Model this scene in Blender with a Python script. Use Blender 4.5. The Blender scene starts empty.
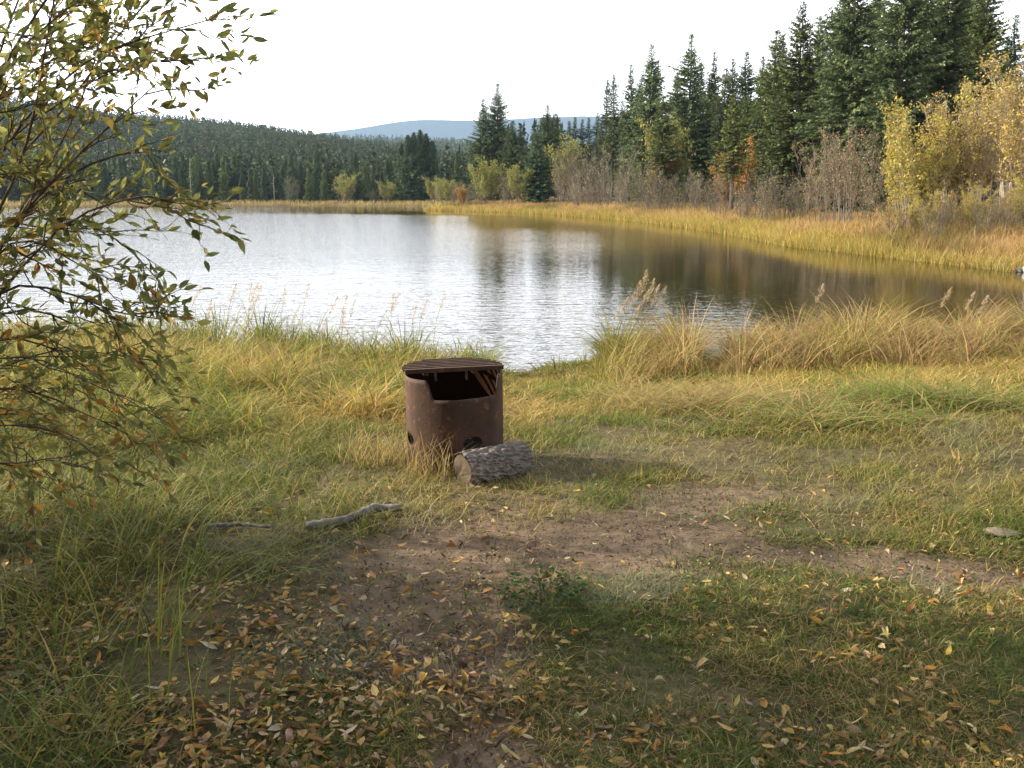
import bpy, bmesh, math, random
import numpy as np
from mathutils import Vector, Matrix, Euler

random.seed(7)
rng = np.random.default_rng(11)
SC = bpy.context.scene
COL = SC.collection
R = math.radians

# ------------------------------------------------------------------ camera
F_PX, HORIZON, CAM_Z = 995.0, 194.0, 1.6
PITCH = math.atan((384 - HORIZON) / F_PX)
cd = bpy.data.cameras.new('camera')
cam = bpy.data.objects.new('camera', cd)
COL.objects.link(cam)
cam.location = (0, 0, CAM_Z)
cam.rotation_euler = (math.pi / 2 - PITCH, 0, 0)
cd.sensor_width = 36
cd.lens = F_PX * 36 / 1024
cd.clip_start, cd.clip_end = 0.05, 20000
SC.camera = cam

# ------------------------------------------------------------------ light
VEIL_LOW, VEIL_TOP = 16.0, 2.4
SUN_EL, SUN_AZ = R(27), R(-80)          # azimuth from +Y, negative = to the left
sdir = Vector((math.sin(SUN_AZ) * math.cos(SUN_EL), math.cos(SUN_AZ) * math.cos(SUN_EL), math.sin(SUN_EL)))
sl = bpy.data.lights.new('sun', 'SUN')
sl.energy, sl.angle, sl.color = 5.0, R(0.6), (1.0, 0.88, 0.68)
so = bpy.data.objects.new('sun', sl)
COL.objects.link(so)
so.rotation_euler = sdir.to_track_quat('Z', 'Y').to_euler()

W = bpy.data.worlds.new('World')
SC.world = W
W.use_nodes = True
wn, wl = W.node_tree.nodes, W.node_tree.links
wn.clear()
sky = wn.new('ShaderNodeTexSky')
sky.sky_type = 'NISHITA'
sky.sun_disc = False
sky.sun_elevation = SUN_EL
sky.sun_rotation = SUN_AZ
sky.dust_density = 3.0
sky.air_density = 1.0
# thin bright high cloud veiling the whole sky
veil = wn.new('ShaderNodeMix'); veil.data_type = 'RGBA'
tc = wn.new('ShaderNodeTexCoord')
mp = wn.new('ShaderNodeMapping'); mp.inputs['Scale'].default_value = (1.0, 1.0, 3.0)
nz = wn.new('ShaderNodeTexNoise'); nz.inputs['Scale'].default_value = 1.6; nz.inputs['Detail'].default_value = 5
rr = wn.new('ShaderNodeMapRange')
rr.inputs['From Min'].default_value, rr.inputs['From Max'].default_value = 0.3, 0.7
rr.inputs['To Min'].default_value, rr.inputs['To Max'].default_value = 0.72, 0.92
bg = wn.new('ShaderNodeBackground'); bg.inputs['Strength'].default_value = 0.12
wo = wn.new('ShaderNodeOutputWorld')
wl.new(tc.outputs['Generated'], mp.inputs['Vector']); wl.new(mp.outputs['Vector'], nz.inputs['Vector'])
wl.new(nz.outputs['Fac'], rr.inputs['Value']); wl.new(rr.outputs['Result'], veil.inputs[0])
wl.new(sky.outputs['Color'], veil.inputs[6])
# the veil is thin overhead (dimmer) and seen edge-on, brighter, towards the horizon and the sun
geo = wn.new('ShaderNodeVectorMath'); geo.operation = 'NORMALIZE'; wl.new(tc.outputs['Generated'], geo.inputs[0])
sx = wn.new('ShaderNodeSeparateXYZ'); wl.new(geo.outputs[0], sx.inputs[0])
hz_ = wn.new('ShaderNodeMapRange'); hz_.interpolation_type = 'SMOOTHSTEP'
hz_.inputs['From Min'].default_value, hz_.inputs['From Max'].default_value = 0.0, 0.55
hz_.inputs['To Min'].default_value, hz_.inputs['To Max'].default_value = VEIL_LOW, VEIL_TOP
wl.new(sx.outputs['Z'], hz_.inputs['Value'])
dt = wn.new('ShaderNodeVectorMath'); dt.operation = 'DOT_PRODUCT'; dt.inputs[1].default_value = sdir; wl.new(geo.outputs[0], dt.inputs[0])
au = wn.new('ShaderNodeMapRange'); au.interpolation_type = 'SMOOTHSTEP'
au.inputs['From Min'].default_value, au.inputs['From Max'].default_value = 0.0, 1.0
au.inputs['To Min'].default_value, au.inputs['To Max'].default_value = 1.0, 1.7
wl.new(dt.outputs['Value'], au.inputs['Value'])
mu = wn.new('ShaderNodeMath'); mu.operation = 'MULTIPLY'; wl.new(hz_.outputs[0], mu.inputs[0]); wl.new(au.outputs[0], mu.inputs[1])
vc = wn.new('ShaderNodeVectorMath'); vc.operation = 'SCALE'; vc.inputs[0].default_value = (1.0, 1.0, 1.02); wl.new(mu.outputs[0], vc.inputs['Scale'])
wl.new(vc.outputs[0], veil.inputs[7])
wl.new(veil.outputs[2], bg.inputs['Color']); wl.new(bg.outputs['Background'], wo.inputs['Surface'])

vs = SC.view_settings
vs.view_transform, vs.look, vs.gamma, vs.use_curve_mapping = 'Standard', 'None', 1.0, False
vs.exposure = 1.25
SC.cycles.max_bounces = 8
SC.cycles.volume_bounces = 0
SC.cycles.sample_clamp_indirect = 6

# ------------------------------------------------------------------ helpers
cp, sp_ = math.cos(PITCH), math.sin(PITCH)
def ray(px, row):
    u, v = (px - 512) / F_PX, (384 - row) / F_PX
    return np.array([u, cp + v * sp_, -sp_ + v * cp])
def at_z(px, row, z=0.0):               # point of the plane z under a pixel of the survey photo
    d = ray(px, row); k = (z - CAM_Z) / d[2]
    return np.array([0, 0, CAM_Z]) + d * k
def at_y(px, row, y):                   # point at depth y
    d = ray(px, row); k = y / d[1]
    return np.array([0, 0, CAM_Z]) + d * k

def tag(o, label=None, cat=None, group=None, kind=None):
    if label: o['label'] = label
    if cat: o['category'] = cat
    if group: o['group'] = group
    if kind: o['kind'] = kind
    return o
def empty(name, loc, rz=0.0):
    o = bpy.data.objects.new(name, None); COL.objects.link(o)
    o.empty_display_size = 0.2
    o.location = loc; o.rotation_euler = (0, 0, rz)
    return o
def copy_tree(o, parent=None):
    c = o.copy(); COL.objects.link(c); c.parent = parent
    for ch in list(o.children): copy_tree(ch, c)
    return c

_h = rng.random((512, 512))
def vnoise(x, y, s):
    x = np.asarray(x, float) / s + 1000.3; y = np.asarray(y, float) / s + 1000.7
    xi, yi = np.floor(x).astype(int), np.floor(y).astype(int)
    fx, fy = x - xi, y - yi
    fx, fy = fx * fx * (3 - 2 * fx), fy * fy * (3 - 2 * fy)
    a, b = _h[xi % 512, yi % 512], _h[(xi + 1) % 512, yi % 512]
    c, d = _h[xi % 512, (yi + 1) % 512], _h[(xi + 1) % 512, (yi + 1) % 512]
    return (a * (1 - fx) + b * fx) * (1 - fy) + (c * (1 - fx) + d * fx) * fy
def fbm(x, y, s, o=4):
    t, a, n = 0, 1.0, 0
    for i in range(o):
        t = t + a * vnoise(x + 17.3 * i, y - 9.1 * i, s / 2 ** i); n += a; a *= 0.5
    return t / n
def sstep(a, b, x):
    t = np.clip((np.asarray(x, float) - a) / (b - a), 0, 1); return t * t * (3 - 2 * t)

class MB:
    def __init__(self): self.V, self.C, self.T, self.Q, self.n = [], [], [], [], 0
    def add(self, V, tris=None, quads=None, col=(1, 1, 1)):
        V = np.asarray(V, float).reshape(-1, 3)
        col = np.asarray(col, float)
        if col.ndim == 1: col = np.tile(col[:3], (len(V), 1))
        self.V.append(V); self.C.append(col)
        if tris is not None and len(tris): self.T.append(np.asarray(tris, int).reshape(-1, 3) + self.n)
        if quads is not None and len(quads): self.Q.append(np.asarray(quads, int).reshape(-1, 4) + self.n)
        self.n += len(V)
    def tube(self, pts, rad, sides=5, col=(1, 1, 1), cap=True):
        pts = np.asarray(pts, float); n = len(pts)
        rad = np.broadcast_to(np.asarray(rad, float), (n,))
        t = np.gradient(pts, axis=0); t /= np.linalg.norm(t, axis=1)[:, None] + 1e-9
        m = t.mean(0); ref = np.array([1.0, 0, 0]) if abs(m[0]) < 0.6 * np.linalg.norm(m) + 1e-6 else np.array([0, 0, 1.0])
        a = np.cross(t, ref); a /= np.linalg.norm(a, axis=1)[:, None] + 1e-9
        b = np.cross(t, a)
        an = np.arange(sides) * 2 * math.pi / sides
        V = pts[:, None] + rad[:, None, None] * (np.cos(an)[None, :, None] * a[:, None] + np.sin(an)[None, :, None] * b[:, None])
        i = np.arange(n - 1)[:, None] * sides; j = np.arange(sides)[None]; k = (j + 1) % sides
        Q = np.stack([i + j, i + k, i + sides + k, i + sides + j], -1).reshape(-1, 4)
        V = V.reshape(-1, 3); T = []
        if cap:
            V = np.vstack([V, pts[0], pts[-1]]); e = n * sides
            T = [(e, (q + 1) % sides, q) for q in range(sides)] + [(e + 1, (n - 1) * sides + q, (n - 1) * sides + (q + 1) % sides) for q in range(sides)]
        c = np.asarray(col, float)
        if c.ndim == 2:
            c = np.repeat(c, sides, 0)
            if cap: c = np.vstack([c, c[0], c[-1]])
        self.add(V, T, Q, c)
    def build(self, name, mat, parent=None, smooth=False):
        V = np.vstack(self.V); C = np.vstack(self.C)
        T = np.vstack(self.T) if self.T else np.zeros((0, 3), int)
        Q = np.vstack(self.Q) if self.Q else np.zeros((0, 4), int)
        me = bpy.data.meshes.new(name)
        me.vertices.add(len(V)); me.vertices.foreach_set('co', V.astype(np.float32).ravel())
        L = np.concatenate([T.ravel(), Q.ravel()]).astype(np.int32)
        me.loops.add(len(L)); me.loops.foreach_set('vertex_index', L)
        st = np.concatenate([np.arange(len(T)) * 3, len(T) * 3 + np.arange(len(Q)) * 4]).astype(np.int32)
        me.polygons.add(len(st)); me.polygons.foreach_set('loop_start', st)
        me.update(calc_edges=True)
        ca = me.color_attributes.new('Col', 'FLOAT_COLOR', 'POINT')
        ca.data.foreach_set('color', np.hstack([C, np.ones((len(C), 1))]).astype(np.float32).ravel())
        me.polygons.foreach_set('use_smooth', np.full(len(st), smooth))
        me.materials.append(mat)
        o = bpy.data.objects.new(name, me); COL.objects.link(o)
        if parent: o.parent = parent
        return o
    def blades(self, P, h, w, az, lean, bend, c0, c1, lv=3):
        """grass blades: base P, height h, width w, leaning towards azimuth az"""
        n = len(P); P = np.asarray(P, float)
        ts = np.linspace(0, 1, lv)
        d = np.stack([np.cos(az), np.sin(az), np.zeros(n)], 1)
        fa = az + rng.uniform(0.6, 2.5, n)
        side = np.stack([np.cos(fa), np.sin(fa), np.zeros(n)], 1)
        VV, CC = [], []
        for i, t in enumerate(ts):
            out = (lean * t + bend * t * t) * h
            up = h * (t - 0.38 * np.clip(bend, 0, 1.6) * t ** 2.2)
            c = P + d * out[:, None]; c[:, 2] += up
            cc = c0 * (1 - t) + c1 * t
            if i < lv - 1:
                ww = w * (1 - 0.55 * t) * 0.5
                VV += [c - side * ww[:, None], c + side * ww[:, None]]; CC += [cc, cc]
            else:
                VV.append(c); CC.append(cc)
        m = len(VV); V = np.stack(VV, 1).reshape(-1, 3); C = np.stack(CC, 1).reshape(-1, 3)
        b = np.arange(n)[:, None] * m
        qs = []
        for i in range(lv - 2): qs.append(b + np.array([[2 * i, 2 * i + 1, 2 * i + 3, 2 * i + 2]]))
        Q = np.concatenate(qs) if qs else None
        T = b + np.array([[m - 3, m - 2, m - 1]])
        self.add(V, T, Q, C)
    def leaves(self, P, D, N, L, Wd, col, fold=0.25, curl=0.2):
        """pointed leaves with a midrib fold"""
        n = len(P); D = D / (np.linalg.norm(D, axis=1)[:, None] + 1e-9)
        S = np.cross(D, N); S /= np.linalg.norm(S, axis=1)[:, None] + 1e-9
        N = np.cross(S, D)
        fold = np.broadcast_to(fold, (n,)); curl = np.broadcast_to(curl, (n,))
        def pt(t, s):
            wd = Wd * s
            return P + D * (L * t)[:, None] + S * wd[:, None] + N * ((np.abs(wd) * fold) + L * curl * t * t * -1)[:, None]
        V = np.stack([pt(0, 0), pt(.28, -.42), pt(.28, 0), pt(.28, .42), pt(.62, -.40), pt(.62, 0), pt(.62, .40), pt(1, 0)], 1).reshape(-1, 3)
        b = np.arange(n)[:, None, None] * 8
        T = (b + np.array([[0, 2, 1], [0, 3, 2], [4, 5, 7], [5, 6, 7]])[None]).reshape(-1, 3)
        Q = (b + np.array([[1, 2, 5, 4], [2, 3, 6, 5]])[None]).reshape(-1, 4)
        self.add(V, T, Q, np.repeat(np.asarray(col), 8, 0))
def pick(pal, n, var=0.18, p=None):
    pal = np.asarray(pal, float)
    c = pal[rng.choice(len(pal), n, p=p)]
    return np.clip(c * (1 + rng.normal(0, var, (n, 1))) * (1 + rng.normal(0, 0.06, (n, 3))), 0.004, 0.8)

# ------------------------------------------------------------------ materials
def mat_new(name):
    m = bpy.data.materials.new(name); m.use_nodes = True
    n = m.node_tree.nodes; n.clear()
    out = n.new('ShaderNodeOutputMaterial')
    return m, n, m.node_tree.links, out
def leaf_mat(name, trans=0.35, rough=0.6, rand=0.0, spec=0.25):
    m, n, l, out = mat_new(name)
    a = n.new('ShaderNodeAttribute'); a.attribute_name = 'Col'
    src = a.outputs['Color']
    if rand:
        oi = n.new('ShaderNodeObjectInfo'); mr = n.new('ShaderNodeMapRange')
        mr.inputs['To Min'].default_value, mr.inputs['To Max'].default_value = 1 - rand, 1 + rand
        l.new(oi.outputs['Random'], mr.inputs['Value'])
        hs = n.new('ShaderNodeHueSaturation'); l.new(src, hs.inputs['Color']); l.new(mr.outputs[0], hs.inputs['Value'])
        src = hs.outputs['Color']
    p = n.new('ShaderNodeBsdfPrincipled'); p.inputs['Roughness'].default_value = rough
    p.inputs['Specular IOR Level'].default_value = spec
    t = n.new('ShaderNodeBsdfTranslucent'); mx = n.new('ShaderNodeMixShader'); mx.inputs[0].default_value = trans
    l.new(src, p.inputs['Base Color']); l.new(src, t.inputs['Color'])
    l.new(p.outputs[0], mx.inputs[1]); l.new(t.outputs[0], mx.inputs[2]); l.new(mx.outputs[0], out.inputs['Surface'])
    return m
def solid_mat(name, rough=0.85, noise=None, bump=0.0, bscale=20, c2=None, spec=0.3, vec_scale=(1, 1, 1)):
    """attribute colour broken up by object-space noise"""
    m, n, l, out = mat_new(name)
    a = n.new('ShaderNodeAttribute'); a.attribute_name = 'Col'
    p = n.new('ShaderNodeBsdfPrincipled'); p.inputs['Roughness'].default_value = rough
    p.inputs['Specular IOR Level'].default_value = spec
    src = a.outputs['Color']
    tc = n.new('ShaderNodeTexCoord'); mp = n.new('ShaderNodeMapping'); mp.inputs['Scale'].default_value = vec_scale
    l.new(tc.outputs['Object'], mp.inputs['Vector'])
    if noise:
        nt = n.new('ShaderNodeTexNoise'); nt.inputs['Scale'].default_value = noise; nt.inputs['Detail'].default_value = 6; nt.inputs['Roughness'].default_value = 0.65
        l.new(mp.outputs[0], nt.inputs['Vector'])
        mr = n.new('ShaderNodeMapRange'); mr.inputs['From Min'].default_value, mr.inputs['From Max'].default_value = .36, .64
        l.new(nt.outputs['Fac'], mr.inputs['Value'])
        mx = n.new('ShaderNodeMix'); mx.data_type = 'RGBA'; l.new(mr.outputs[0], mx.inputs[0]); l.new(src, mx.inputs[6])
        if c2 is not None: mx.inputs[7].default_value = (*c2, 1)
        else:
            mm = n.new('ShaderNodeMix'); mm.data_type = 'RGBA'; mm.blend_type = 'MULTIPLY'; mm.inputs[0].default_value = 1
            l.new(src, mm.inputs[6]); mm.inputs[7].default_value = (.5, .5, .5, 1); l.new(mm.outputs[2], mx.inputs[7])
        src = mx.outputs[2]
    l.new(src, p.inputs['Base Color'])
    if bump:
        bt = n.new('ShaderNodeTexNoise'); bt.inputs['Scale'].default_value = bscale; bt.inputs['Detail'].default_value = 6; bt.inputs['Roughness'].default_value = 0.7
        l.new(mp.outputs[0], bt.inputs['Vector'])
        b = n.new('ShaderNodeBump'); b.inputs['Distance'].default_value = bump; b.inputs['Strength'].default_value = 1
        l.new(bt.outputs['Fac'], b.inputs['Height']); l.new(b.outputs[0], p.inputs['Normal'])
    l.new(p.outputs[0], out.inputs['Surface'])
    return m
M_grass = leaf_mat('grass_blades', 0.45, 0.55)
M_leaf = leaf_mat('broad_leaves', 0.58, 0.5)
M_litter = leaf_mat('dead_leaves', 0.12, 0.7)
M_needle = leaf_mat('spruce_needles', 0.12, 0.7, rand=0.22)
M_gold = leaf_mat('golden_foliage', 0.35, 0.6)
M_bark = solid_mat('bark', 0.9, noise=9, bump=0.006, bscale=30)
M_twig = solid_mat('twigs', 0.85)
M_ground = solid_mat('soil', 0.95, noise=14, bump=0.012, bscale=26, spec=0.15)
M_hill = solid_mat('hill_floor', 1.0, noise=0.05, spec=0.0)
M_stone = solid_mat('stone', 0.85, noise=14, bump=0.008, bscale=20)
M_rust = None

# ------------------------------------------------------------------ the lie of the land
WZ = -0.55
near_px = [(-60, 346), (60, 349), (180, 352), (300, 358), (400, 368), (470, 376), (510, 378), (545, 368), (600, 363), (690, 366), (720, 362), (850, 355), (960, 352)]
near = [at_z(px, r, WZ)[:2] for px, r in near_px]
right_px = [(1024, 272), (965, 265), (900, 258), (850, 252), (800, 247), (750, 237), (700, 229), (650, 222.5), (600, 218), (560, 215), (520, 213), (470, 211.5)]
right = [at_z(px, r, WZ)[:2] for px, r in right_px]
poly = [(-150, 30), (-60, 16), (-20, 12.5)] + [tuple(p) for p in near] + [(9, 14), (14.5, 17), (17.5, 21), (16.5, 25)] + [tuple(p) for p in right] + \
       [(-9.5, 133), (-11.5, 137), (-9, 143), (-8, 156), (-14, 178), (-24, 190), (-50, 196), (-75, 190), (-100, 186), (-140, 178), (-190, 150), (-190, 60)]
PA = np.array(poly); PB = np.roll(PA, -1, 0)
def sdist(x, y):
    """signed distance to the lake edge, positive on land"""
    x = np.asarray(x, float).ravel(); y = np.asarray(y, float).ravel()
    d2 = np.full(len(x), 1e18); ins = np.zeros(len(x), bool)
    for a, b in zip(PA, PB):
        e = b - a; wx, wy = x - a[0], y - a[1]
        t = np.clip((wx * e[0] + wy * e[1]) / (e @ e), 0, 1)
        d2 = np.minimum(d2, (wx - e[0] * t) ** 2 + (wy - e[1] * t) ** 2)
        c = ((a[1] > y) != (b[1] > y))
        if a[1] != b[1]: ins ^= c & (x < (b[0] - a[0]) * (y - a[1]) / (b[1] - a[1]) + a[0])
    d = np.sqrt(d2)
    return np.where(ins, -d, d)
def hgt(x, y, s=None):
    x = np.asarray(x, float).ravel(); y = np.asarray(y, float).ravel()
    if s is None: s = sdist(x, y)
    s = s + (fbm(x, y, 1.1, 2) - .5) * 0.35
    zn = WZ + 0.10 * sstep(-.1, .5, s) + 0.45 * sstep(0.2, 6.2, s)
    zn = zn + (fbm(x, y, 0.9, 3) - .5) * 0.07 * sstep(0, 1, s)
    zb = WZ + 0.2 * sstep(-.1, .8, s) + 0.085 * np.clip(s, 0, 14) + 0.13 * np.clip(s - 14, 0, 70)
    zb = zb + (fbm(x, y, 5, 3) - .5) * 0.5 * sstep(1, 6, s)
    zf = WZ + 0.25 * sstep(-.1, 1, s) + 0.012 * np.clip(s, 0, 200)
    r = np.hypot(x, y)
    wb = sstep(16, 27, r); wf = sstep(-2, -22, x - 0.06 * (y - 130)) * sstep(120, 170, y)
    z = zn * (1 - wb) + zb * wb
    z = z * (1 - wf) + zf * wf
    z = np.where((wb > .5) & (x < -25) & (y < 120), WZ + .3 + 0.02 * np.clip(s, 0, 50), z)
    return np.where(s < 0, WZ - 0.03 - np.clip(-s * 0.25, 0, 2.5), z)
def ground_pt(px, row):
    z = 0.0
    for _ in range(12):
        p = at_z(px, row, z); z = float(hgt([p[0]], [p[1]])[0])
    return np.array([p[0], p[1], z])

path_px = [(1150, 585), (960, 575), (800, 556), (640, 540), (560, 532), (500, 548), (455, 590), (450, 650), (480, 720), (500, 800), (480, 900)]
path = np.array([at_z(*q)[:2] for q in path_px]); path_w = np.array([.12, .16, .22, .36, .55, .50, .42, .34, .26, .2, .2])
dirt_spots = [(at_z(580, 508)[:2], .42), (at_z(670, 497)[:2], .34), (at_z(530, 540)[:2], .6), (at_z(760, 492)[:2], .25), (at_z(620, 565)[:2], .45)]
def dirt(x, y):
    x = np.asarray(x, float).ravel(); y = np.asarray(y, float).ravel()
    best = np.full(len(x), -9.0)
    for i in range(len(path) - 1):
        a, b = path[i], path[i + 1]; e = b - a
        t = np.clip(((x - a[0]) * e[0] + (y - a[1]) * e[1]) / (e @ e), 0, 1)
        d = np.hypot(x - a[0] - e[0] * t, y - a[1] - e[1] * t)
        w = path_w[i] * (1 - t) + path_w[i + 1] * t
        best = np.maximum(best, 1 - d / w)
    for (cx, cy), w in dirt_spots:
        best = np.maximum(best, 1 - np.hypot((x - cx) * .7, y - cy) / w)
    n = (fbm(x, y, 0.55, 4) - .5) * 2.6
    return sstep(-.35, .75, best + n)

def axis(n, a, b, c):
    u = np.linspace(-1, 1, n); return c + a * np.sinh(b * u)
gx, gy = axis(620, 1.9, 8.1, 0.4), axis(620, 1.9, 8.1, 4.2)
gx = np.clip(gx, -3100, 4100) + gx * .001
gy = np.maximum(gy, -35 + gy * .001)
X, Y = np.meshgrid(gx, gy); xs, ys = X.ravel(), Y.ravel()
S = sdist(xs, ys); Z = hgt(xs, ys, S); D = dirt(xs, ys)
n = len(gx)
Z = Z + np.where(np.hypot(xs, ys - 4) < 14, (fbm(xs, ys, 0.16, 3) - .5) * 0.022 - D * 0.012, 0)
soil = np.array([.205, .148, .102]); turf = np.array([.135, .11, .058]); mud = np.array([.05, .042, .03]); wood = np.array([.11, .08, .045]); tan = np.array([.21, .155, .065])
c = turf[None] * (1 - D[:, None]) + soil[None] * D[:, None]
k = (fbm(xs, ys, 0.35, 4)[:, None] - .5) * 1.1 + 1; c = c * k
wet = sstep(.5, -.1, S)[:, None]; c = c * (1 - wet) + mud * wet
far = sstep(16, 26, np.hypot(xs, ys))[:, None]
bank = (tan * (1 - sstep(5, 11, S)[:, None]) + wood * sstep(5, 11, S)[:, None]) * ((fbm(xs, ys, 3, 3)[:, None] - .5) * .9 + 1)
c = c * (1 - far) + bank * far * (1 - wet) + mud * far * wet
g = MB()
i = np.arange(n - 1)[:, None] * n + np.arange(n - 1)[None]
g.add(np.stack([xs, ys, Z], 1), None, np.stack([i, i + 1, i + n + 1, i + n], -1).reshape(-1, 4), c)
tag(g.build('ground', M_ground, smooth=True), 'trampled lakeside ground of soil and turf', 'ground', kind='structure')

# water
m, nn, ll, out = mat_new('lake_water')
p = nn.new('ShaderNodeBsdfPrincipled')
p.inputs['Base Color'].default_value = (.022, .019, .008, 1); p.inputs['Roughness'].default_value = 0.03; p.inputs['IOR'].default_value = 1.33
tc = nn.new('ShaderNodeTexCoord')
hs = None
for sc_, wgt, rot in (((2.0, 3.8, 1), .8, .18), ((5.5, 10, 1), .50, -.12), ((.3, .6, 1), .6, .3)):
    mp = nn.new('ShaderNodeMapping'); mp.inputs['Scale'].default_value = sc_; mp.inputs['Rotation'].default_value = (0, 0, rot)
    nt = nn.new('ShaderNodeTexNoise'); nt.inputs['Scale'].default_value = 1.0; nt.inputs['Detail'].default_value = 2.0
    ll.new(tc.outputs['Object'], mp.inputs['Vector']); ll.new(mp.outputs[0], nt.inputs['Vector'])
    ml = nn.new('ShaderNodeMath'); ml.operation = 'MULTIPLY'; ml.inputs[1].default_value = wgt; ll.new(nt.outputs['Fac'], ml.inputs[0])
    if hs is None: hs = ml.outputs[0]
    else:
        ad = nn.new('ShaderNodeMath'); ad.operation = 'ADD'; ll.new(hs, ad.inputs[0]); ll.new(ml.outputs[0], ad.inputs[1]); hs = ad.outputs[0]
wa = nn.new('ShaderNodeAttribute'); wa.attribute_name = 'Col'
wm = nn.new('ShaderNodeMath'); wm.operation = 'MULTIPLY'; ll.new(hs, wm.inputs[0]); ll.new(wa.outputs['Fac'], wm.inputs[1]); hs = wm.outputs[0]
b = nn.new('ShaderNodeBump'); b.inputs['Strength'].default_value = 1.0; b.inputs['Distance'].default_value = 0.026
ll.new(hs, b.inputs['Height']); ll.new(b.outputs[0], p.inputs['Normal']); ll.new(p.outputs[0], out.inputs['Surface'])
wx, wy = np.linspace(-260, 60, 200), np.linspace(5, 230, 140)
WX, WY = np.meshgrid(wx, wy); wxf, wyf = WX.ravel(), WY.ravel()
dr = np.full(len(wxf), 1e9)
for a, b_ in zip(right[:-1], right[1:]):
    e = b_ - a; t = np.clip(((wxf - a[0]) * e[0] + (wyf - a[1]) * e[1]) / (e @ e), 0, 1); dr = np.minimum(dr, np.hypot(wxf - a[0] - e[0] * t, wyf - a[1] - e[1] * t))
lk = np.maximum(0, -sdist(wxf, wyf))
wind = (.25 + .75 * np.where(wyf > 110, sstep(4, 45, lk), 1)) * (.10 + .90 * sstep(4, 28, dr + (fbm(wxf, wyf, 22, 3) - .5) * 26))
wb = MB(); ii = np.arange(139)[:, None] * 200 + np.arange(199)[None]
wb.add(np.stack([wxf, wyf, 0 * wxf + WZ], 1), None, np.stack([ii, ii + 1, ii + 201, ii + 200], -1).reshape(-1, 4), np.repeat(wind[:, None], 3, 1))
tag(wb.build('lake', m), 'rippled lake mirroring the white sky and the spruces', 'lake', kind='structure')

# ------------------------------------------------------------------ hills
def hill(name, px_rows, depth, thick, label, colr, rough_h, front_z=0.5, drop=0):
    px_rows = [(q[0], q[1] + drop) for q in px_rows]
    pts = sorted((at_y(px, r, depth)[0], at_y(px, r, depth)[2]) for px, r in px_rows)
    hx = np.array([q[0] for q in pts]); hz = np.array([q[1] for q in pts])
    ax = np.linspace(hx[0], hx[-1], 240); ay = np.linspace(-1, 1, 60)
    crest = np.interp(ax, hx, hz)
    k = np.ones(13) / 13; crest = np.convolve(np.pad(crest, 6, mode='edge'), k, 'valid')
    A, B = np.meshgrid(ax, ay)
    zz = front_z + (crest[None] - front_z) * np.cos(np.clip(B, -1, 1) * math.pi / 2) ** 1.15
    yy = depth + B * thick
    zz = zz + (fbm(A, yy, depth * .12, 4) - .5) * rough_h * (1 - B ** 2)
    mb = MB(); n1 = len(ax)
    ii = np.arange(len(ay) - 1)[:, None] * n1 + np.arange(n1 - 1)[None]
    mb.add(np.stack([A.ravel(), yy.ravel(), zz.ravel() - 1], 1), None, np.stack([ii, ii + 1, ii + n1 + 1, ii + n1], -1).reshape(-1, 4), colr)
    o = mb.build(name, M_hill, smooth=True); tag(o, label, 'hill', kind='structure')
    return A, yy, zz
HILL1 = hill('forested_hill', [(-420, 150), (-250, 120), (-120, 108), (0, 112), (60, 112), (140, 116), (200, 123), (250, 132), (300, 140), (350, 148), (400, 158), (460, 170), (520, 184), (600, 193)], 560, 330,
             'dark forested hill rising beyond the lake', (.03, .04, .022), 10, drop=6)
HILL2 = hill('far_ridge', [(-300, 150), (100, 150), (250, 146), (340, 138), (420, 141), (480, 146), (560, 150), (700, 150), (1000, 160), (1500, 170)], 1150, 400,
             'dark wooded ridge behind the nearer hill', (.022, .032, .018), 12, drop=9)
HILL3 = hill('blue_hill', [(-100, 175), (0, 160), (250, 142), (340, 132), (380, 124), (405, 121), (440, 122), (480, 125), (520, 121), (545, 117), (590, 118), (650, 122), (760, 135), (1100, 165), (1300, 175)], 5000, 800,
             'blue hazy hill on the horizon beyond the spruces', (.03, .045, .03), 40)

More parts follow.
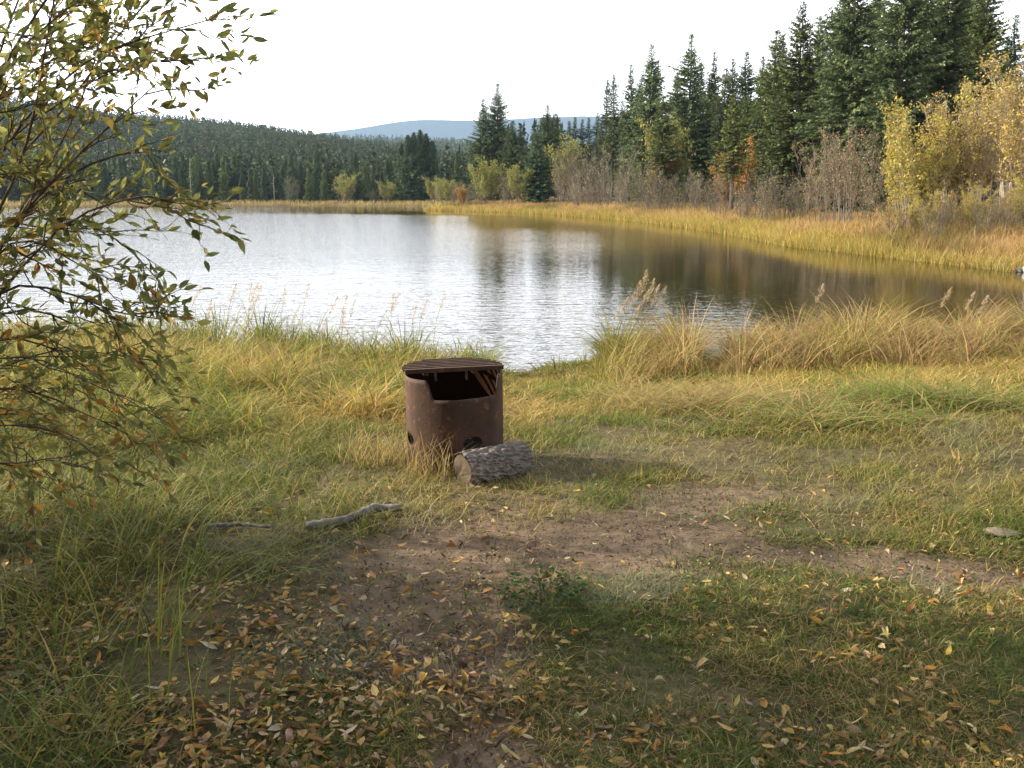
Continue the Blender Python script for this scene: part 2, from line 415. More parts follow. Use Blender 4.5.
# ------------------------------------------------------------------ conifers
NEEDLE = np.array([(.070, .100, .042), (.090, .125, .050), (.048, .076, .038), (.118, .142, .056)])
def spruce_meshes(H, Rad, bare, seed, dens=1.0, tint=(1, 1, 1), droop=0.35, power=0.72, spray=0.34, gap=0.1):
    rg = np.random.default_rng(seed)
    tr = MB(); cr = MB()
    hs = np.linspace(-.3, H, 9); wob = rg.normal(0, .05, (9, 2)); wob[0] = 0
    tr.tube(np.stack([wob[:, 0], wob[:, 1], hs], 1), np.interp(hs, [-.3, H * .1, H], [H * .014 + .04, H * .011 + .02, .012]), 7, (.13, .105, .085))
    ph = rg.uniform(0, 6.28, 4)
    def lump(z_, a_): return 1 + .16 * math.sin(z_ * 1.9 + ph[0]) + .16 * math.sin(2 * a_ + z_ * .9 + ph[1]) + .12 * math.sin(a_ * 3 - z_ * 2.3 + ph[2])
    z = H * bare; P = []; Dd = []; Sz = []; Cc = []
    while z < H * .985:
        t = (z - H * bare) / (H * (1 - bare))
        nb = rg.integers(6, 10) if t < .9 else 6
        a0 = rg.uniform(0, 6.28)
        for b_ in range(nb):
            if rg.random() < gap * (1 - t * .5): continue
            az = a0 + b_ * 6.283 / nb + rg.normal(0, .22)
            L = Rad * ((1 - t) ** power * (0.55 + 0.45 * min(1, t / .18)) + .03) * rg.uniform(.55, 1.2) * lump(z, az)
            if L < .05: L = .05
            e0 = 0.5 * t - droop * (1 - t) + rg.normal(0, .1)
            ns = max(4, int(L / .1 * dens))
            s = (np.arange(ns) + rg.random(ns)) / ns
            s = .12 + .88 * s
            dirv = np.array([math.cos(az), math.sin(az)])
            sag = -0.25 * L * s * (1 - t) + 0.22 * L * s ** 2.5
            bp = np.stack([dirv[0] * L * s, dirv[1] * L * s, z + L * s * e0 + sag], 1)
            for rep in range(5):
                sg = np.where(rg.random(ns) < .5, -1, 1)
                aa = az + sg * rg.uniform(.35, 1.15, ns) * (1.1 - .5 * s)
                el = rg.normal(-.28, .3, ns)
                dd = np.stack([np.cos(aa) * np.cos(el), np.sin(aa) * np.cos(el), np.sin(el)], 1)
                P.append(bp + rg.normal(0, .03, (ns, 3))); Dd.append(dd)
                Sz.append(spray * rg.uniform(.55, 1.25, ns) * (.55 + .45 * (1 - s)) * min(1, .28 + L / Rad))
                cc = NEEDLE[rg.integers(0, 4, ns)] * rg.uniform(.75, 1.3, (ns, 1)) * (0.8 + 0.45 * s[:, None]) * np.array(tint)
                Cc.append(cc)
            if L > .5 and rg.random() < .6:
                tr.tube(bp[[0, ns // 2, -1]], [.02, .014, .006], 3, (.11, .09, .07), cap=False)
        z += rg.uniform(.16, .34) * (0.6 + 0.5 * (1 - t)) * (H / 15) ** .4
    P = np.vstack(P); Dd = np.vstack(Dd); Sz = np.concatenate(Sz); Cc = np.vstack(Cc); n_ = len(P)
    N = rg.normal(0, 1, (n_, 3)) * .55 + np.array([0, 0, 1.0])
    Sd = np.cross(Dd, N); Sd /= np.linalg.norm(Sd, axis=1)[:, None]
    w = Sz * rg.uniform(.16, .30, n_)
    tip = P + Dd * Sz[:, None]; tip[:, 2] -= Sz * .12
    mid = P + Dd * (Sz * .45)[:, None]
    V = np.stack([P, mid - Sd * w[:, None], tip, mid + Sd * w[:, None]], 1).reshape(-1, 3)
    cr.add(V, None, (np.arange(n_)[:, None] * 4 + np.arange(4)[None]), np.repeat(Cc, 4, 0))
    # leader
    cr.blades(np.array([[0, 0, H * .96]] * 3), np.full(3, H * .02 + .1), np.full(3, .05), rg.uniform(0, 6, 3), np.full(3, .1), np.zeros(3), np.tile(NEEDLE[0], (3, 1)), np.tile(NEEDLE[1], (3, 1)))
    return tr, cr
def spruce_proto(H, Rad, bare, seed, **kw):
    t, c_ = spruce_meshes(H, Rad, bare, seed, **kw)
    r = empty('spruce_tree', (0, 0, 0))
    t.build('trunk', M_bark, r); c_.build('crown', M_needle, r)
    return r, H, Rad
PROTO = {
    'big':   spruce_proto(20, 3.3, .04, 1, tint=(1.25, 1.22, 1.2), dens=1.1, spray=.42),
    'big2':  spruce_proto(19, 3.0, .08, 2, tint=(1.4, 1.3, 1.0), dens=1.0, spray=.42),
    'mid':   spruce_proto(15, 2.3, .06, 3, dens=1.1, tint=(1.15, 1.15, 1.1), spray=.36),
    'mid2':  spruce_proto(15, 2.1, .10, 4, tint=(1.35, 1.25, .9), gap=.16, spray=.36),
    'slim':  spruce_proto(15, 1.25, .10, 5, tint=(.95, .95, 1.0), gap=.2, power=.62, spray=.30),
    'slim2': spruce_proto(14, 1.0, .16, 6, tint=(1.0, .98, .9), gap=.28, power=.6, spray=.28),
    'lean':  spruce_proto(11, 1.25, .30, 7, tint=(1.35, 1.2, .8), gap=.22, power=.7, spray=.28),
    'bushy': spruce_proto(9, 2.0, .01, 8, tint=(.85, 1.0, 1.05), gap=.04, spray=.34),
}
used_protos = set()
def place_spruce(kind, px, top_row, depth, label, group='spruces on the right bank', wide=1.0):
    pr, H, Rad = PROTO[kind]
    x = (px - 512) / F_PX * (depth / cp * 1.0)
    x = at_y(px, HORIZON, depth)[0]
    zt = at_y(px, top_row, depth)[2]
    zb = float(hgt([x], [depth])[0])
    if kind in used_protos: o = copy_tree(pr)
    else: o = pr; used_protos.add(kind)
    o.location = (x, depth, zb)
    sc_ = (zt - zb) / H
    wd = sc_ ** .6 * wide * (1.12 if kind[:3] == 'big' else 1.42)
    o.scale = (wd, wd, sc_); o.rotation_euler = (R(random.gauss(0, 1)), R(random.gauss(0, 1)), random.uniform(0, 6.28))
    tag(o, label, 'tree', group)
    return o
hand = [
 ('mid', 484, 98, 150, 'left one of the twin dark spruces standing behind the tip of the sedge spit'),
 ('mid', 497, 82, 150, 'taller right one of the twin dark spruces behind the tip of the sedge spit'),
 ('bushy', 536, 132, 126, 'short dense dark spruce with branches down to the sedge at the water side'),
 ('mid', 547, 104, 142, 'forked-looking dark spruce rising just behind the short dense waterside spruce'),
 ('mid2', 556, 112, 146, 'dark spruce close to the right of the one behind the waterside spruce'),
 ('mid', 511, 120, 146, 'mid-height spruce just right of the twin dark spruces'),
 ('slim', 521, 124, 152, 'slim spruce between the twin dark spruces and the short waterside spruce'),
 ('slim2', 603, 78, 132, 'very thin see-through spruce, left one of a thin pair against the sky'),
 ('slim2', 612, 73, 130, 'very thin see-through spruce, right one of a thin pair against the sky'),
 ('slim', 628, 62, 120, 'narrow spruce just right of the thin see-through pair'),
 ('mid', 646, 43, 112, 'tall spruce with ragged pointed top left of the highest middle spruce'),
 ('mid2', 661, 94, 95, 'lighter green spruce in front of the tall middle spruces with bare shrubs at its foot'),
 ('mid', 686, 33, 104, 'highest spruce in the middle of the right bank forest'),
 ('lean', 731, 92, 74, 'slender light green spruce with a bare pale trunk beside an orange shrub'),
 ('mid2', 768, 28, 88, 'spruce close to the left of the big spruce whose top meets the picture edge'),
 ('big2', 793, -3, 66, 'big full spruce whose top just meets the upper edge of the photo'),
 ('big', 846, -62, 60, 'huge olive green spruce behind the leafless brown shrubs'),
 ('big', 893, -85, 56, 'huge dark spruce directly left of and behind the golden willows'),
 ('big', 930, -70, 58, 'huge bluish dark spruce rising behind the golden willows'),
 ('big2', 966, -45, 64, 'large spruce furthest right in the wall of huge dark spruces'),
 ('slim', 1003, 12, 80, 'slim spruce showing against the sky above the golden trees'),
 ('slim', 1020, 0, 92, 'slim far spruce at the right edge above the golden trees'),
]
for k_, px, tr_, d_, lb in hand: place_spruce(k_, px, tr_, d_, lb)
row_slim = [(566, 120), (574, 116), (581, 118), (588, 117), (595, 112)]
for px, tr_ in row_slim: place_spruce('slim', px, tr_, 168, 'one of the narrow spruces in the low row behind the thin pair', 'low row of narrow spruces')
back = [(636, 78, 135), (655, 58, 128), (672, 70, 125), (697, 60, 118), (705, 72, 122), (713, 50, 118), (721, 66, 112), (728, 56, 118), (741, 50, 112), (752, 54, 108), (760, 62, 105),
        (778, 32, 96), (785, 60, 92), (806, 40, 90), (815, 12, 84), (826, -18, 80), (838, 20, 78), (866, -30, 78), (880, 0, 80), (912, -50, 76), (945, -55, 74), (955, -30, 80), (978, -8, 78), (990, 40, 84),
        (620, 100, 140), (640, 105, 125), (678, 100, 112), (692, 100, 108), (706, 105, 104), (718, 98, 100), (745, 95, 98), (757, 100, 94), (772, 95, 86), (812, 80, 76), (826, 80, 74), (865, 60, 68), (880, 60, 66), (600, 122, 150), (610, 118, 148), (650, 120, 118), (632, 125, 128)]
for j, (px, tr_, d_) in enumerate(back):
    kk = ('mid', 'slim', 'mid2', 'slim')[j % 4] if d_ > 84 else ('big2', 'mid', 'big', 'mid')[j % 4]
    place_spruce(kk, px + random.uniform(-2, 2), tr_, d_, 'dark spruce crowded among its neighbours in the right bank forest behind the front trees', 'spruces packed in the right bank forest')

# far shore trees: individual front row + forest mass behind
def small_spruce(seed, H, Rad, tint):
    t, c_ = spruce_meshes(H, Rad, .03, seed, dens=.55, tint=tint, spray=.62, gap=.05)
    c_.V += t.V; c_.C += t.C; c_.T += [q + c_.n for q in t.T]; c_.Q += [q + c_.n for q in t.Q]; c_.n += t.n
    return c_
small = []
for s_, (H_, R_, tn) in enumerate([(11, 1.7, (1, 1, .95)), (12, 1.25, (1.2, 1.1, .85)), (9, 1.3, (1.35, 1.3, .9)), (13, 1.9, (.85, .95, 1.0)), (10, 1.0, (1, 1, 1))]):
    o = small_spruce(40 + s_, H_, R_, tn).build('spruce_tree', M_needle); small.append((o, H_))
used_small = set()
def place_small(i_, px, depth, hh, label, group):
    o, H_ = small[i_]
    if i_ in used_small: o = o.copy(); COL.objects.link(o)
    used_small.add(i_)
    x = at_y(px, HORIZON, depth)[0]
    o.location = (x, depth, float(hgt([x], [depth])[0]) - .1)
    k_ = hh / H_; wk = k_ ** .7 * (1.35 if hh > 11.8 else 1); o.scale = (wk, wk, k_); o.rotation_euler = (0, 0, random.uniform(0, 6.28))
    tag(o, label, 'tree', group)
for px, hh, d_ in [(403, 12, 205), (409, 13.5, 203), (415, 14, 203), (421, 14.6, 205), (427, 13.8, 204), (433, 12.5, 207)]:
    place_small(3, px, d_, hh, 'large dark spruce in the tight clump at the right end of the far shore', 'dark spruce clump at the end of the far shore')
px = -130.0
while px < 480:
    px += random.uniform(2.6, 6.0)
    d_ = random.uniform(206, 245)
    hh = random.uniform(6.5, 11.5)
    if px > 440: d_ += 10
    place_small(random.choice([0, 0, 1, 2, 4, 3]), px, d_, hh, 'small spruce in the front row of the wood along the far shore', 'spruces along the far shore')
# forest mass
def cone_tree_set(pos, H, Rd, colr, mb, ns=40):
    n_ = len(pos)
    t = np.sort(rng.random((n_, ns)) ** 1.15, 1); t[:, -1] = .97
    lump_ = 1 + .3 * np.sin(t * 9 + rng.uniform(0, 6.28, (n_, 1)))
    r = Rd[:, None] * ((1 - t) ** .75 + .03) * rng.uniform(.25, 1, (n_, ns)) * lump_
    a = rng.uniform(0, 6.28, (n_, ns))
    c = np.stack([pos[:, None, 0] + r * np.cos(a), pos[:, None, 1] + r * np.sin(a), pos[:, None, 2] + H[:, None] * (.03 + .94 * t)], -1)
    sz = (H[:, None] * .085 * (1.15 - .75 * t))[..., None] * rng.uniform(.7, 1.4, (n_, ns, 1))
    u = np.stack([np.cos(a), np.sin(a), rng.uniform(-.9, .1, (n_, ns))], -1)
    v = rng.normal(0, 1, (n_, ns, 3)); v[..., 2] *= .7; v /= np.linalg.norm(v, axis=-1, keepdims=True)
    V = np.stack([c - u * sz, c - v * sz * .7, c + u * sz, c + v * sz * .7], 2).reshape(-1, 3)
    top_ = (np.arange(n_) * ns + ns - 1)[:, None] * 4
    V = V.reshape(n_, ns, 4, 3); hp = pos + np.stack([0 * H, 0 * H, H], 1)
    V[:, -1, 0] = hp - np.stack([.02 * H, 0 * H, .12 * H], 1); V[:, -1, 1] = hp - np.stack([0 * H, .02 * H, .12 * H], 1); V[:, -1, 2] = hp - np.stack([-.02 * H, 0 * H, .12 * H], 1); V[:, -1, 3] = hp
    mb.add(V.reshape(-1, 3), None, np.arange(n_ * ns * 4).reshape(-1, 4), np.repeat(colr[:, None] * rng.uniform(.7, 1.3, (n_, ns, 1)), 4, 1).reshape(-1, 3))
def forest_on(HL, ncount, hmin, hmax, name, label, pxr, bmax=0.25, tint=1.0):
    A, yy, zz = HL
    mb = MB(); d0 = yy.mean()
    x = rng.uniform(*[at_y(q, HORIZON, d0 * (.75))[0] if q < 300 else at_y(q, HORIZON, d0 * 1.1)[0] for q in pxr], ncount)
    v = rng.uniform(0, .5 + bmax / 2, ncount)
    y = yy[0, 0] + (yy[-1, 0] - yy[0, 0]) * v
    fi = np.clip((x - A[0, 0]) / (A[0, -1] - A[0, 0]) * (A.shape[1] - 1), 0, A.shape[1] - 1.001)
    fj = np.clip(v * (A.shape[0] - 1), 0, A.shape[0] - 1.001)
    i0, j0 = fi.astype(int), fj.astype(int); fx, fy = fi - i0, fj - j0
    z = (zz[j0, i0] * (1 - fx) + zz[j0, i0 + 1] * fx) * (1 - fy) + (zz[j0 + 1, i0] * (1 - fx) + zz[j0 + 1, i0 + 1] * fx) * fy
    H = rng.uniform(hmin, hmax, ncount) * (.8 + .5 * fbm(x, y, 60, 2))
    cc = (NEEDLE.mean(0) * .6 + .4 * NEEDLE[rng.integers(0, 4, ncount)]) * (.40 + .55 * fbm(x, y, 45, 3))[:, None] * tint
    yel = rng.random(ncount) < .012
    cc[yel] = np.array([.11, .10, .03])
    cone_tree_set(np.stack([x, y, z - 1.3], 1), H, H * rng.uniform(.17, .27, ncount), cc, mb)
    return tag(mb.build(name, M_needle), label, 'forest', kind='stuff')
forest_on(HILL1, 20000, 4.5, 9, 'hillside_forest', 'dense spruce forest covering the near hill beyond the lake', (-330, 560))
forest_on(HILL2, 9000, 8, 14, 'ridge_forest', 'distant spruce forest on the ridge behind the near hill', (60, 700))
# flat wood behind the far shore row
mb = MB(); nfl = 2600
y = rng.uniform(222, 420, nfl); x = (rng.uniform(-200, 560, nfl) - 512) / F_PX * y * 1.02
z = hgt(x, y); H = rng.uniform(7, 13, nfl)
ok = sdist(x, y) > 14
cone_tree_set(np.stack([x, y, z], 1)[ok], H[ok], (H * rng.uniform(.11, .18, nfl))[ok], (NEEDLE[rng.integers(0, 4, nfl)] * rng.uniform(.4, .85, (nfl, 1)))[ok], mb)
tag(mb.build('lakeside_wood', M_needle), 'mass of small spruces behind the front row on the far shore', 'forest', kind='stuff')

# ------------------------------------------------------------------ shrubs and broadleaf trees
def bush_meshes(seed, H, spread, nst, twigc, leafpal, nleaf, lsize, thick=.02, sub=9, upright=.75):
    rg = np.random.default_rng(seed)
    st, lf = MB(), MB(); ends = []
    twigc = np.asarray(twigc, float)
    for i_ in range(nst):
        az = rg.uniform(0, 6.28); L = H * rg.uniform(.65, 1.05); r0 = spread * rg.uniform(.05, .35)
        base = np.array([math.cos(az) * r0, math.sin(az) * r0, -.1])
        lean = rg.uniform(.05, 1) * spread / H * (1.2 - upright * .5)
        ts = np.linspace(0, 1, 6)
        pts = base + np.stack([np.cos(az) * lean * L * ts ** 1.3, np.sin(az) * lean * L * ts ** 1.3, L * ts], 1) + np.cumsum(rg.normal(0, .035 * H / 4, (6, 3)), 0)
        cvar = twigc * rg.uniform(.7, 1.3)
        st.tube(pts, np.linspace(thick * rg.uniform(.7, 1.4), thick * .25, 6), 4, cvar, cap=False)
        for j_ in range(sub):
            t = rg.uniform(.25, .98); q = np.array([np.interp(t, ts, pts[:, k]) for k in range(3)])
            a2 = rg.uniform(0, 6.28); l2 = L * rg.uniform(.12, .3) * (1.15 - t * .6)
            d_ = np.array([math.cos(a2) * .55, math.sin(a2) * .55, rg.uniform(.5, 1.1)]); d_ /= np.linalg.norm(d_)
            e1 = q + d_ * l2 * .5 + rg.normal(0, .02, 3); e2 = q + d_ * l2 + np.array([0, 0, .1 * l2])
            st.tube([q, e1, e2], [thick * .42, thick * .3, thick * .16], 3, cvar * 1.05, cap=False)
            ends.append((q, e2))
            for _ in range(3):
                s_ = rg.uniform(.3, 1); q2 = q + (e2 - q) * s_; a3 = rg.uniform(0, 6.28)
                d3 = np.array([math.cos(a3) * .6, math.sin(a3) * .6, rg.uniform(.3, 1)]) * l2 * .45
                st.tube([q2, q2 + d3], [thick * .24, thick * .13], 3, cvar * 1.1, cap=False)
                ends.append((q2, q2 + d3))
    if nleaf:
        E = np.array([np.concatenate(e) for e in ends]); wgt = rg.random(len(E)) ** 1.5; wgt /= wgt.sum()
        id_ = rg.choice(len(E), nleaf, p=wgt); s_ = rg.uniform(.1, 1.1, (nleaf, 1))
        P = E[id_, :3] * (1 - s_) + E[id_, 3:] * s_ + rg.normal(0, lsize * .9, (nleaf, 3))
        Dv = rg.normal(0, 1, (nleaf, 3)); Dv[:, 2] -= .4; N = rg.normal(0, 1, (nleaf, 3)); N[:, 2] += .6
        pal = np.asarray(leafpal, float)
        cz = pal[np.clip((rg.random(nleaf) * len(pal)).astype(int), 0, len(pal) - 1)] * rg.uniform(.7, 1.25, (nleaf, 1))
        L_ = lsize * rg.uniform(.7, 1.4, nleaf)
        lf.leaves(P, Dv, N, L_, L_ * .62, cz)
    return st, lf
def bush_proto(name, *a, **k):
    st, lf = bush_meshes(*a, **k)
    r = empty(name, (0, 0, 0)); st.build('stems', M_twig, r)
    if lf.n: lf.build('foliage', M_gold, r)
    return r
GREY = (.125, .112, .09); BRN = (.17, .12, .085); PALE = (.27, .24, .20)
GOLD = [(.46, .37, .06), (.40, .35, .07), (.32, .32, .08), (.44, .31, .08), (.34, .26, .09)]
BRONZE = [(.40, .28, .12), (.34, .24, .12), (.42, .30, .12), (.26, .18, .10)]
LIME = [(.26, .27, .07), (.20, .23, .06), (.32, .29, .07)]
RUST = [(.40, .20, .05), (.36, .24, .05), (.30, .15, .05)]
BP = {
 'bare':  bush_proto('bare_shrub', 21, 4.0, 2.0, 17, GREY, BRONZE + LIME, 260, .08, thick=.018, sub=10),
 'bare2': bush_proto('bare_shrub', 22, 3.4, 1.8, 15, (.14, .122, .098), BRONZE, 420, .07, thick=.02, sub=11),
 'brown': bush_proto('brown_shrub', 23, 4.5, 2.2, 15, (.14, .115, .09), BRONZE, 900, .07, thick=.022, sub=12),
 'lime':  bush_proto('yellowing_shrub', 24, 3.4, 1.7, 24, BRN, LIME, 4500, .11, sub=9),
 'rust':  bush_proto('orange_shrub', 25, 3.5, 1.5, 18, BRN, RUST, 4000, .12, sub=9),
 'gold':  bush_proto('golden_willow', 26, 6.8, 2.6, 13, PALE, GOLD, 9500, .125, thick=.03, sub=13, upright=.8),
 'gold2': bush_proto('golden_willow', 27, 7.2, 2.8, 12, (.33, .28, .22), GOLD[1:] + BRONZE, 8500, .12, thick=.034, sub=13, upright=.8),
 'tan':   bush_proto('tan_willow', 28, 6.0, 2.6, 13, (.30, .24, .2), BRONZE + GOLD[3:] + GOLD[:2], 6500, .115, thick=.035, sub=13, upright=.7),
}
used_b = set(); BH = dict(bare=4.0, bare2=3.4, brown=4.5, lime=3.4, rust=3.5, gold=6.8, gold2=7.2, tan=6.0)
def place_bush(kind, px, top_row, depth, label, group, wide=1.0, cat='shrub'):
    pr = BP[kind]; o = copy_tree(pr) if kind in used_b else pr; used_b.add(kind)
    x = at_y(px, HORIZON, depth)[0]; zb = float(hgt([x], [depth])[0]); zt = at_y(px, top_row, depth)[2]
    k_ = max(.25, (zt - zb) / BH[kind])
    o.location = (x, depth, zb); o.scale = (wide * k_ ** .75, wide * k_ ** .75, k_); o.rotation_euler = (0, 0, random.uniform(0, 6.28))
    tag(o, label, cat, group)
bare_spots = [(452, 172, 140), (462, 168, 138), (470, 175, 134), (478, 170, 140), (505, 168, 128), (515, 172, 126), (560, 158, 122), (572, 152, 118), (580, 160, 110), (590, 150, 114), (600, 158, 106), (612, 152, 104), (622, 160, 98),
              (634, 158, 95), (645, 165, 90), (656, 162, 86), (668, 168, 82), (680, 165, 80), (692, 160, 78), (703, 165, 72), (714, 168, 68), (725, 172, 66), (742, 178, 62), (752, 172, 62), (762, 180, 58), (774, 176, 57), (786, 178, 54), (798, 172, 54), (808, 180, 52)]
for j, (px, tr_, d_) in enumerate(bare_spots):
    place_bush('bare' if j % 2 else 'bare2', px, tr_ + random.uniform(-12, 14), d_ + random.uniform(-3, 5), 'leafless grey-purple shrub in the thicket along the foot of the right bank spruces', 'bare grey shrubs along the right bank', random.uniform(.9, 1.4))
for px, tr_, d_, lb in [(822, 140, 50, 'leftmost of the tall brownish twiggy shrubs in front of the huge olive spruce'), (836, 128, 49, 'tall brownish twiggy shrub with a few dead leaves below the huge olive spruce'),
                        (850, 125, 47, 'brownish twiggy shrub between the huge olive spruce and the golden willows'), (866, 150, 45, 'low brownish twiggy shrub right beside the golden willows')]:
    place_bush('brown', px, tr_, d_, lb, 'tall brown shrubs left of the golden willows', 1.0)
for px, tr_, d_, lb in [(487, 160, 130, 'yellow-green shrub below the twin dark spruces'), (519, 165, 126, 'yellow-green shrub left of the short dense waterside spruce'), (566, 140, 136, 'yellowish shrub right behind the short dense waterside spruce'),
                        (668, 122, 98, 'yellow-green birch shrub beside the lighter green spruce')]:
    place_bush('lime', px, tr_, d_, lb, 'yellow-green shrubs among the spruces')
for px, tr_, d_, lb in [(743, 142, 80, 'orange shrub just right of the slender bare-trunked spruce'), (724, 158, 82, 'small orange shrub just left of the slender bare-trunked spruce'), (462, 186, 132, 'tiny orange shrub among the bare shrubs at the spit'), (664, 150, 96, 'rusty shrub at the foot of the lighter green spruce')]:
    place_bush('rust', px, tr_, d_, lb, 'orange shrubs among the spruces', .8)
for kd, px, tr_, d_, lb, wd in [('gold', 918, 112, 41, 'bright yellow willow at the left end of the golden trees by the water', 1.0), ('gold2', 954, 92, 42, 'golden willow with several pale grey stems showing at its foot', 1.0),
                            ('tan', 982, 90, 44, 'tan willow with thinning leaves between two fuller golden willows', 1.0), ('gold2', 1012, 62, 47, 'tall golden-brown willow reaching high in front of the slim far spruces', 1.15),
                            ('tan', 1022, 95, 39, 'tan half-bare willow at the right picture edge above the stones', 1.0), ('gold', 1050, 50, 48, 'golden willow just beyond the right picture edge', 1.1), ('gold', 902, 138, 43, 'small yellow willow leaning against the huge dark spruce', .8)]:
    place_bush(kd, px, tr_, d_, lb, 'golden willows on the right bank', wd, 'tree')
for j in range(12):
    px = 895 + j * 13; d_ = 36 + random.uniform(0, 7) - (px - 905) * .03
    place_bush(('tan', 'brown', 'gold', 'bare')[j % 4], px, random.uniform(188, 210), d_, 'low undergrowth shrub under the golden willows on the right bank', 'low shrubs under the golden willows', .8)
for px, tr_, d_, kd, lb in [(345, 174, 203, 'lime', 'bright yellow-green shrub standing alone before the far shore spruces'), (388, 182, 201, 'lime', 'rounded pale green shrub at the foot of the far clump of dark spruces'), (374, 188, 201, 'bare', 'grey bare shrub left of the far clump of dark spruces'),
                        (291, 176, 203, 'bare', 'pale grey leafless shrub standing out on the far shore'), (440, 186, 190, 'bare2', 'bare shrub where the far shore meets the spit'), (447, 180, 175, 'lime', 'greenish shrub behind the tip of the spit'), (436, 178, 196, 'lime', 'yellow-green shrub right of the far clump of dark spruces')]:
    place_bush(kd, px, tr_, d_, lb, 'shrubs on the far shore', 1.3)
# dead snags
for px, tr_, d_, lb in [(274, 174, 204, 'slender pale dead trunk beside the grey leafless shrub on the far shore'), (191, 158, 206, 'pale dead trunk on the far shore seen past the bush leaves')]:
    x = at_y(px, HORIZON, d_)[0]; zb = float(hgt([x], [d_])[0]); zt = at_y(px, tr_, d_)[2]
    mb = MB(); hs_ = np.linspace(0, zt - zb, 5)
    mb.tube(np.stack([hs_ * .01, 0 * hs_, hs_], 1), np.linspace(.06, .02, 5), 6, (.30, .27, .24))
    for q in range(6):
        a = q * 1.1; h0 = (zt - zb) * (.4 + q * .09); mb.tube([(h0 * .01, 0, h0), (math.cos(a) * .7, math.sin(a) * .7, h0 + .15)], [.03, .012], 4, (.45, .42, .4))
    o = mb.build('dead_tree', M_twig); o.location = (x, d_, zb); tag(o, lb, 'dead tree')

# ------------------------------------------------------------------ bank grasses
def scatter(n_, x0, x1, y0, y1): return rng.uniform(x0, x1, n_), rng.uniform(y0, y1, n_)
mb = MB()
P = []
seg = np.array(right + [np.array([-9.5, 133.]), np.array([-11.5, 137.]), np.array([-9, 143.])])
for a, b in zip(seg[:-1], seg[1:]):
    L = np.linalg.norm(b - a); dm = (a[1] + b[1]) / 2
    cnt = int(L * 14 * min(160, 6000 / dm))
    e = (b - a) / L; nrm = np.array([e[1], -e[0]])
    t = rng.uniform(-.02, 1.02, cnt)[:, None]; off = (rng.random(cnt) ** 1.2 * 13 - .6)[:, None]
    P.append(a + (b - a) * t + nrm * off)
P = np.vstack(P)
s = sdist(P[:, 0], P[:, 1]); k_ = (s > -.5) & (s < 11) & (rng.random(len(P)) < np.clip(1.25 - s / 12, .1, 1)); P, s = P[k_], s[k_]
z = np.maximum(hgt(P[:, 0], P[:, 1]), WZ - .05); N_ = len(P)
edge = sstep(1.3, .1, s + (fbm(P[:, 0], P[:, 1], 4, 2) - .5) * 2.0) * .85
c_e = pick([(.44, .35, .08), (.36, .32, .08), (.48, .35, .10)], N_); c_b = pick([(.46, .31, .12), (.42, .26, .11), (.50, .36, .16), (.38, .29, .10), (.34, .20, .09)], N_)
rus = sstep(.5, .68, fbm(P[:, 0], P[:, 1], 5, 3))[:, None]
c_b = c_b * (1 - rus) + pick([(.26, .15, .06), (.2, .2, .06)], N_) * rus
cc = c_e * edge[:, None] + c_b * (1 - edge[:, None])
h = rng.uniform(.35, .85, N_) * (1 - .35 * sstep(4, 9, s)) * (.7 + .6 * fbm(P[:, 0], P[:, 1], 2.5, 2)) * np.where(P[:, 1] < 35, .8, 1)
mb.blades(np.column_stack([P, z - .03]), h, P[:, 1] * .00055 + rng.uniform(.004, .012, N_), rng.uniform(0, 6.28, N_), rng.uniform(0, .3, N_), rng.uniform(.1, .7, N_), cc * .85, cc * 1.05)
tag(mb.build('bank_sedge', M_grass), 'golden and yellow-green sedge fringing the right bank', 'sedge', kind='stuff')
# far shore reeds
mb = MB(); nf = 26000
y = rng.uniform(135, 216, nf); x = rng.uniform(-150, 2, nf); s = sdist(x, y); k_ = (s > -.4) & (s < 11) & (y > 140)
x, y, s = x[k_], y[k_], s[k_]; N_ = len(x)
cc = pick([(.30, .22, .09), (.34, .26, .10), (.26, .2, .08), (.32, .27, .07)], N_)
mb.blades(np.column_stack([x, y, np.maximum(hgt(x, y), WZ)]), rng.uniform(.5, 1.0, N_), rng.uniform(.1, .22, N_), rng.uniform(0, 6.28, N_), rng.uniform(0, .3, N_), rng.uniform(.1, .6, N_), cc * .9, cc)
tag(mb.build('far_reeds', M_grass), 'thin strip of tan reeds along the far shore', 'reeds', kind='stuff')

# ------------------------------------------------------------------ near grasses
def pxof(x, y): return 512 + F_PX * x / (y * cp + 1.3 * sp_)
STRAW = [(.42, .32, .115), (.36, .27, .095), (.46, .36, .15), (.32, .25, .08)]
GREEN = [(.10, .15, .024), (.13, .18, .03), (.075, .12, .02), (.17, .20, .035)]
YELG = [(.28, .26, .055), (.33, .29, .07), (.22, .23, .05)]
TANR = [(.44, .30, .13), (.38, .25, .11), (.48, .36, .18), (.30, .19, .09), (.42, .33, .12), (.26, .16, .08)]
RC0 = ground_pt(455, 462)
